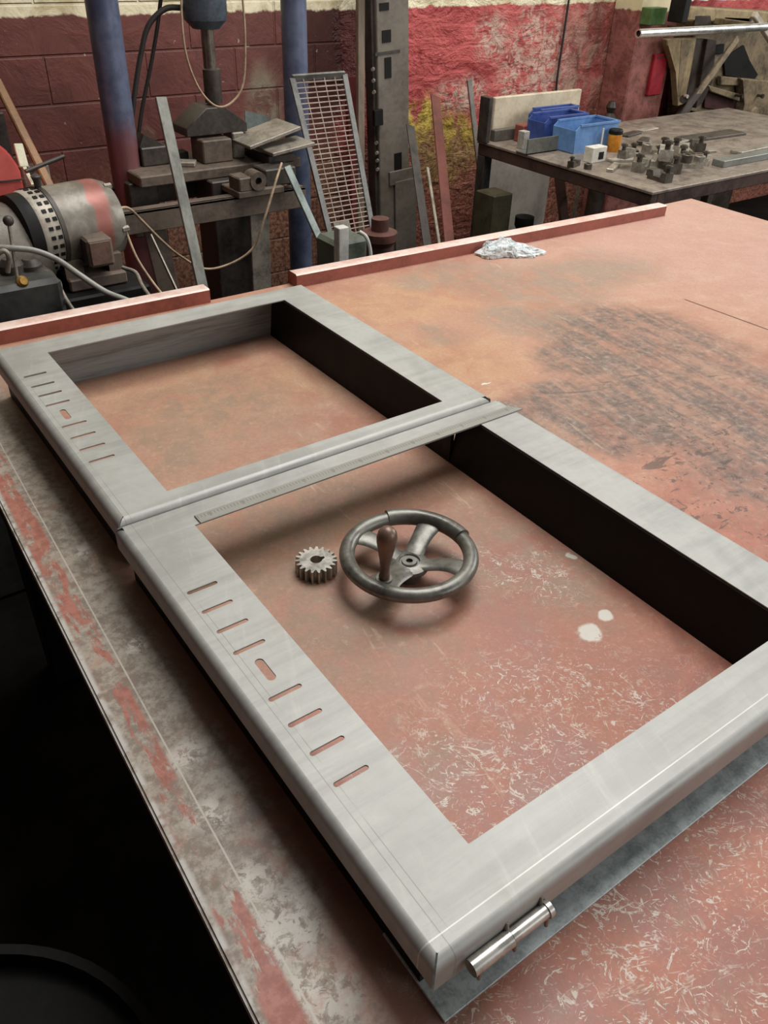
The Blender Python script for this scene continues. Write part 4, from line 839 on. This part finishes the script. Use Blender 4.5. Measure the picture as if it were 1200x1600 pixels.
for px_,py_ in ((1066,44),(1170,30),(1158,150),(1190,150),(1190,196)):
    c=PM(px_,py_,MYY-0.04); b=B(); cyl(b,c,c+Vector((0,-0.014,0)),0.013,n=6); cyl(b,c,c+Vector((0,0.10,0)),0.008,n=10); obj('bolt',b,OIL,mch)
slab([(1112,70),(1130,68),(1128,84),(1112,84)],MYY+0.055,0.012,BLACK,'recess',0.003)
slab([(1128,92),(1160,70),(1168,95),(1182,116),(1176,124),(1130,118)],MYY+0.058,0.014,BLACK,'recess',0.003)
slab([(1120,118),(1182,124),(1180,134),(1120,132)],MYY+0.05,0.03,BEI,'ledge',0.004)
slab([(1100,138),(1146,156),(1146,176),(1098,168)],MYY+0.055,0.012,mat('deep_maroon',(70,30,26),(48,24,20),0.5),'guard',0.003)
slab([(1078,172),(1142,190),(1142,200),(1076,186)],MYY+0.04,0.03,BLACK,'blade_gap',0.003)
slab([(1146,120),(1200,125),(1200,210),(1140,205),(1152,160)],MYY+0.05,0.06,BEI,'pedestal_cheek',0.008)
c=PM(1175,178,MYY-0.02); b=B(); lathe(b,[(0,0.03),(0.018,0.03),(0.02,0.02),(0.034,0.02),(0.045,0.01),(0.048,-0.02),(0,-0.02)],c,axis=(0,-1,0),n=28); obj('pivot_boss',b,BEI,mch)
b=B(); box(b,mcx-0.30,mcx+0.6,MYY+0.02,MYY+0.26,0,PM(1100,195).z,0.01); obj('base',b,OIL,mch)
p0,p1=PM(1152,60,MYY-0.05),PM(1082,158,MYY-0.10)
b=B(); bar(b,p0,p1,0.038,0.018,(1,0,0),0.003); lvr=obj('diagonal_lever',b,BEI,mch)
b=B(); p2=PM(1054,192,MYY-0.12); bar(b,PM(1092,142,MYY-0.085),p2,0.05,0.03,(1,0,0),0.006); cyl(b,PM(1068,155,MYY-0.15),PM(1068,155,MYY-0.08),0.022); cyl(b,PM(1056,186,MYY-0.17),PM(1056,186,MYY-0.09),0.026); obj('lever_fork',b,OIL,lvr)
b=B(); c=PM(1070,150,MYY-0.15); cyl(b,c,c+Vector((0,-0.02,0)),0.010); obj('lever_pin',b,SHINY,lvr)
b=B(); slabp=[PM(1176,20,3.0),PM(1215,-10,3.0)]; 
ta,tb_=W(998,48,y=2.95),W(1196,46,y=2.95); tb_.z=(ta.z+tb_.z)/2; ta.z=tb_.z
hd=thing('tube_handle','shiny straight steel tube sticking out left from the machine','tube',ta)
b=B(); d_=(tb_-ta).normalized(); lathe(b,[(0.0135,0),(0.0195,0),(0.0195,(tb_-ta).length),(0.0135,(tb_-ta).length)],ta,d_,28,True); obj('tube',b,SHINY,hd,40)
b=B(); cyl(b,ta+d_*0.006,ta+d_*0.03,0.0136); obj('bore',b,BLACK,hd)
b=B(); pa,pb=W(1178,22,y=2.98),W(1206,66,y=2.98); bar(b,pa,pb,0.03,0.03,(1,0,0),0.004); obj('clamp_head',b,mat('clamp_pale',(196,186,170),(156,144,128),0.4,0.3),hd)
b=B(); bar(b,tb_-d_*0.03,Vector((tb_.x+0.02,MYY+0.1,tb_.z)),0.03,0.03,(0,0,1),0.003); obj('socket_arm',b,BEI,hd)
# red box on the pier, green bit, pale things on top
c0,c1=W(1012,150,y=3.376),W(1045,84,y=3.376)
rb=thing('red_switch_box','plain deep red box fixed to the pier','box',((c0.x+c1.x)/2,3.38,c0.z))
b=B(); box(b,c0.x,c1.x,3.376,3.40,c0.z,c1.z,0.004); obj('box_body',b,mat('deep_red',(150,26,38),(118,20,30),0.4,bump=0),rb)
b=B(); box(b,c0.x+0.02,c1.x-0.03,3.372,3.376,c1.z-0.018,c1.z-0.012); obj('box_latch',b,DARK,rb)
b=B(); c0,c1=W(1014,40,y=3.33),W(1044,12,y=3.33); box(b,c0.x,c1.x,3.33,3.40,c0.z,c1.z,0.003); one('green_box',b,mat('green_paint',(74,104,52),(54,78,40),0.5),'small green box on the pier above the tube','box')
b=B(); c0,c1=W(1046,34,y=3.28),W(1066,-20,y=3.28); box(b,c0.x,c1.x,3.2,3.3,c0.z,c1.z,0.004); one('dark_motor_box',b,BLACK,'black box between the green box and the machine head','box')
for k,(u0,u1,m) in enumerate(((1072,1090,0),(1092,1112,0),(1116,1140,1),(1144,1168,0))):
    c0,c1=W(u0,10+k,y=MYY+0.15),W(u1,-40,y=MYY+0.15); ta_,tb2=PM(1068,8,MYY+0.06),PM(1240,18,MYY+0.06); c0.z=max(c0.z,ta_.z+0.012); b=B(); lathe(b,[(0,0),((c1.x-c0.x)/2,0),((c1.x-c0.x)/2,0.13),((c1.x-c0.x)*0.3,0.15),(0,0.15)],((c0.x+c1.x)/2,MYY+0.15,c0.z),n=20)
    one('white_tub',b,mat('tub_white',(220,218,212),(190,186,180),0.45,bump=0) if m==0 else mat('tub_grey',(186,184,190),(150,148,152),0.45,bump=0),['first white tub from the left on top of the machine','second white tub from the left on top of the machine','grey tub on top of the machine','white tub right of the grey one on the machine'][k],'tub','tubs on top of the machine')
cable('cable',[W(px_,py_,y=WY-0.012) for px_,py_ in ((893,-30),(886,20),(877,80),(871,120),(868,155))],0.006,BLKRUB,'dark cable running down the worn red wall above the bins','cable')
c=W(945,165,y=3.5); b=B(); lathe(b,[(0,0),(0.05,0),(0.05,c.z-0.06),(0.02,c.z-0.03),(0.03,c.z),(0.018,c.z+0.03),(0,c.z+0.03)],(c.x,3.45,0),n=16); one('dark_stand',b,OIL,'dark slim stand against the wall behind the bins','stand')
# drum on the floor left of the table
dc=W(0,1640,z=0.0); b=B()
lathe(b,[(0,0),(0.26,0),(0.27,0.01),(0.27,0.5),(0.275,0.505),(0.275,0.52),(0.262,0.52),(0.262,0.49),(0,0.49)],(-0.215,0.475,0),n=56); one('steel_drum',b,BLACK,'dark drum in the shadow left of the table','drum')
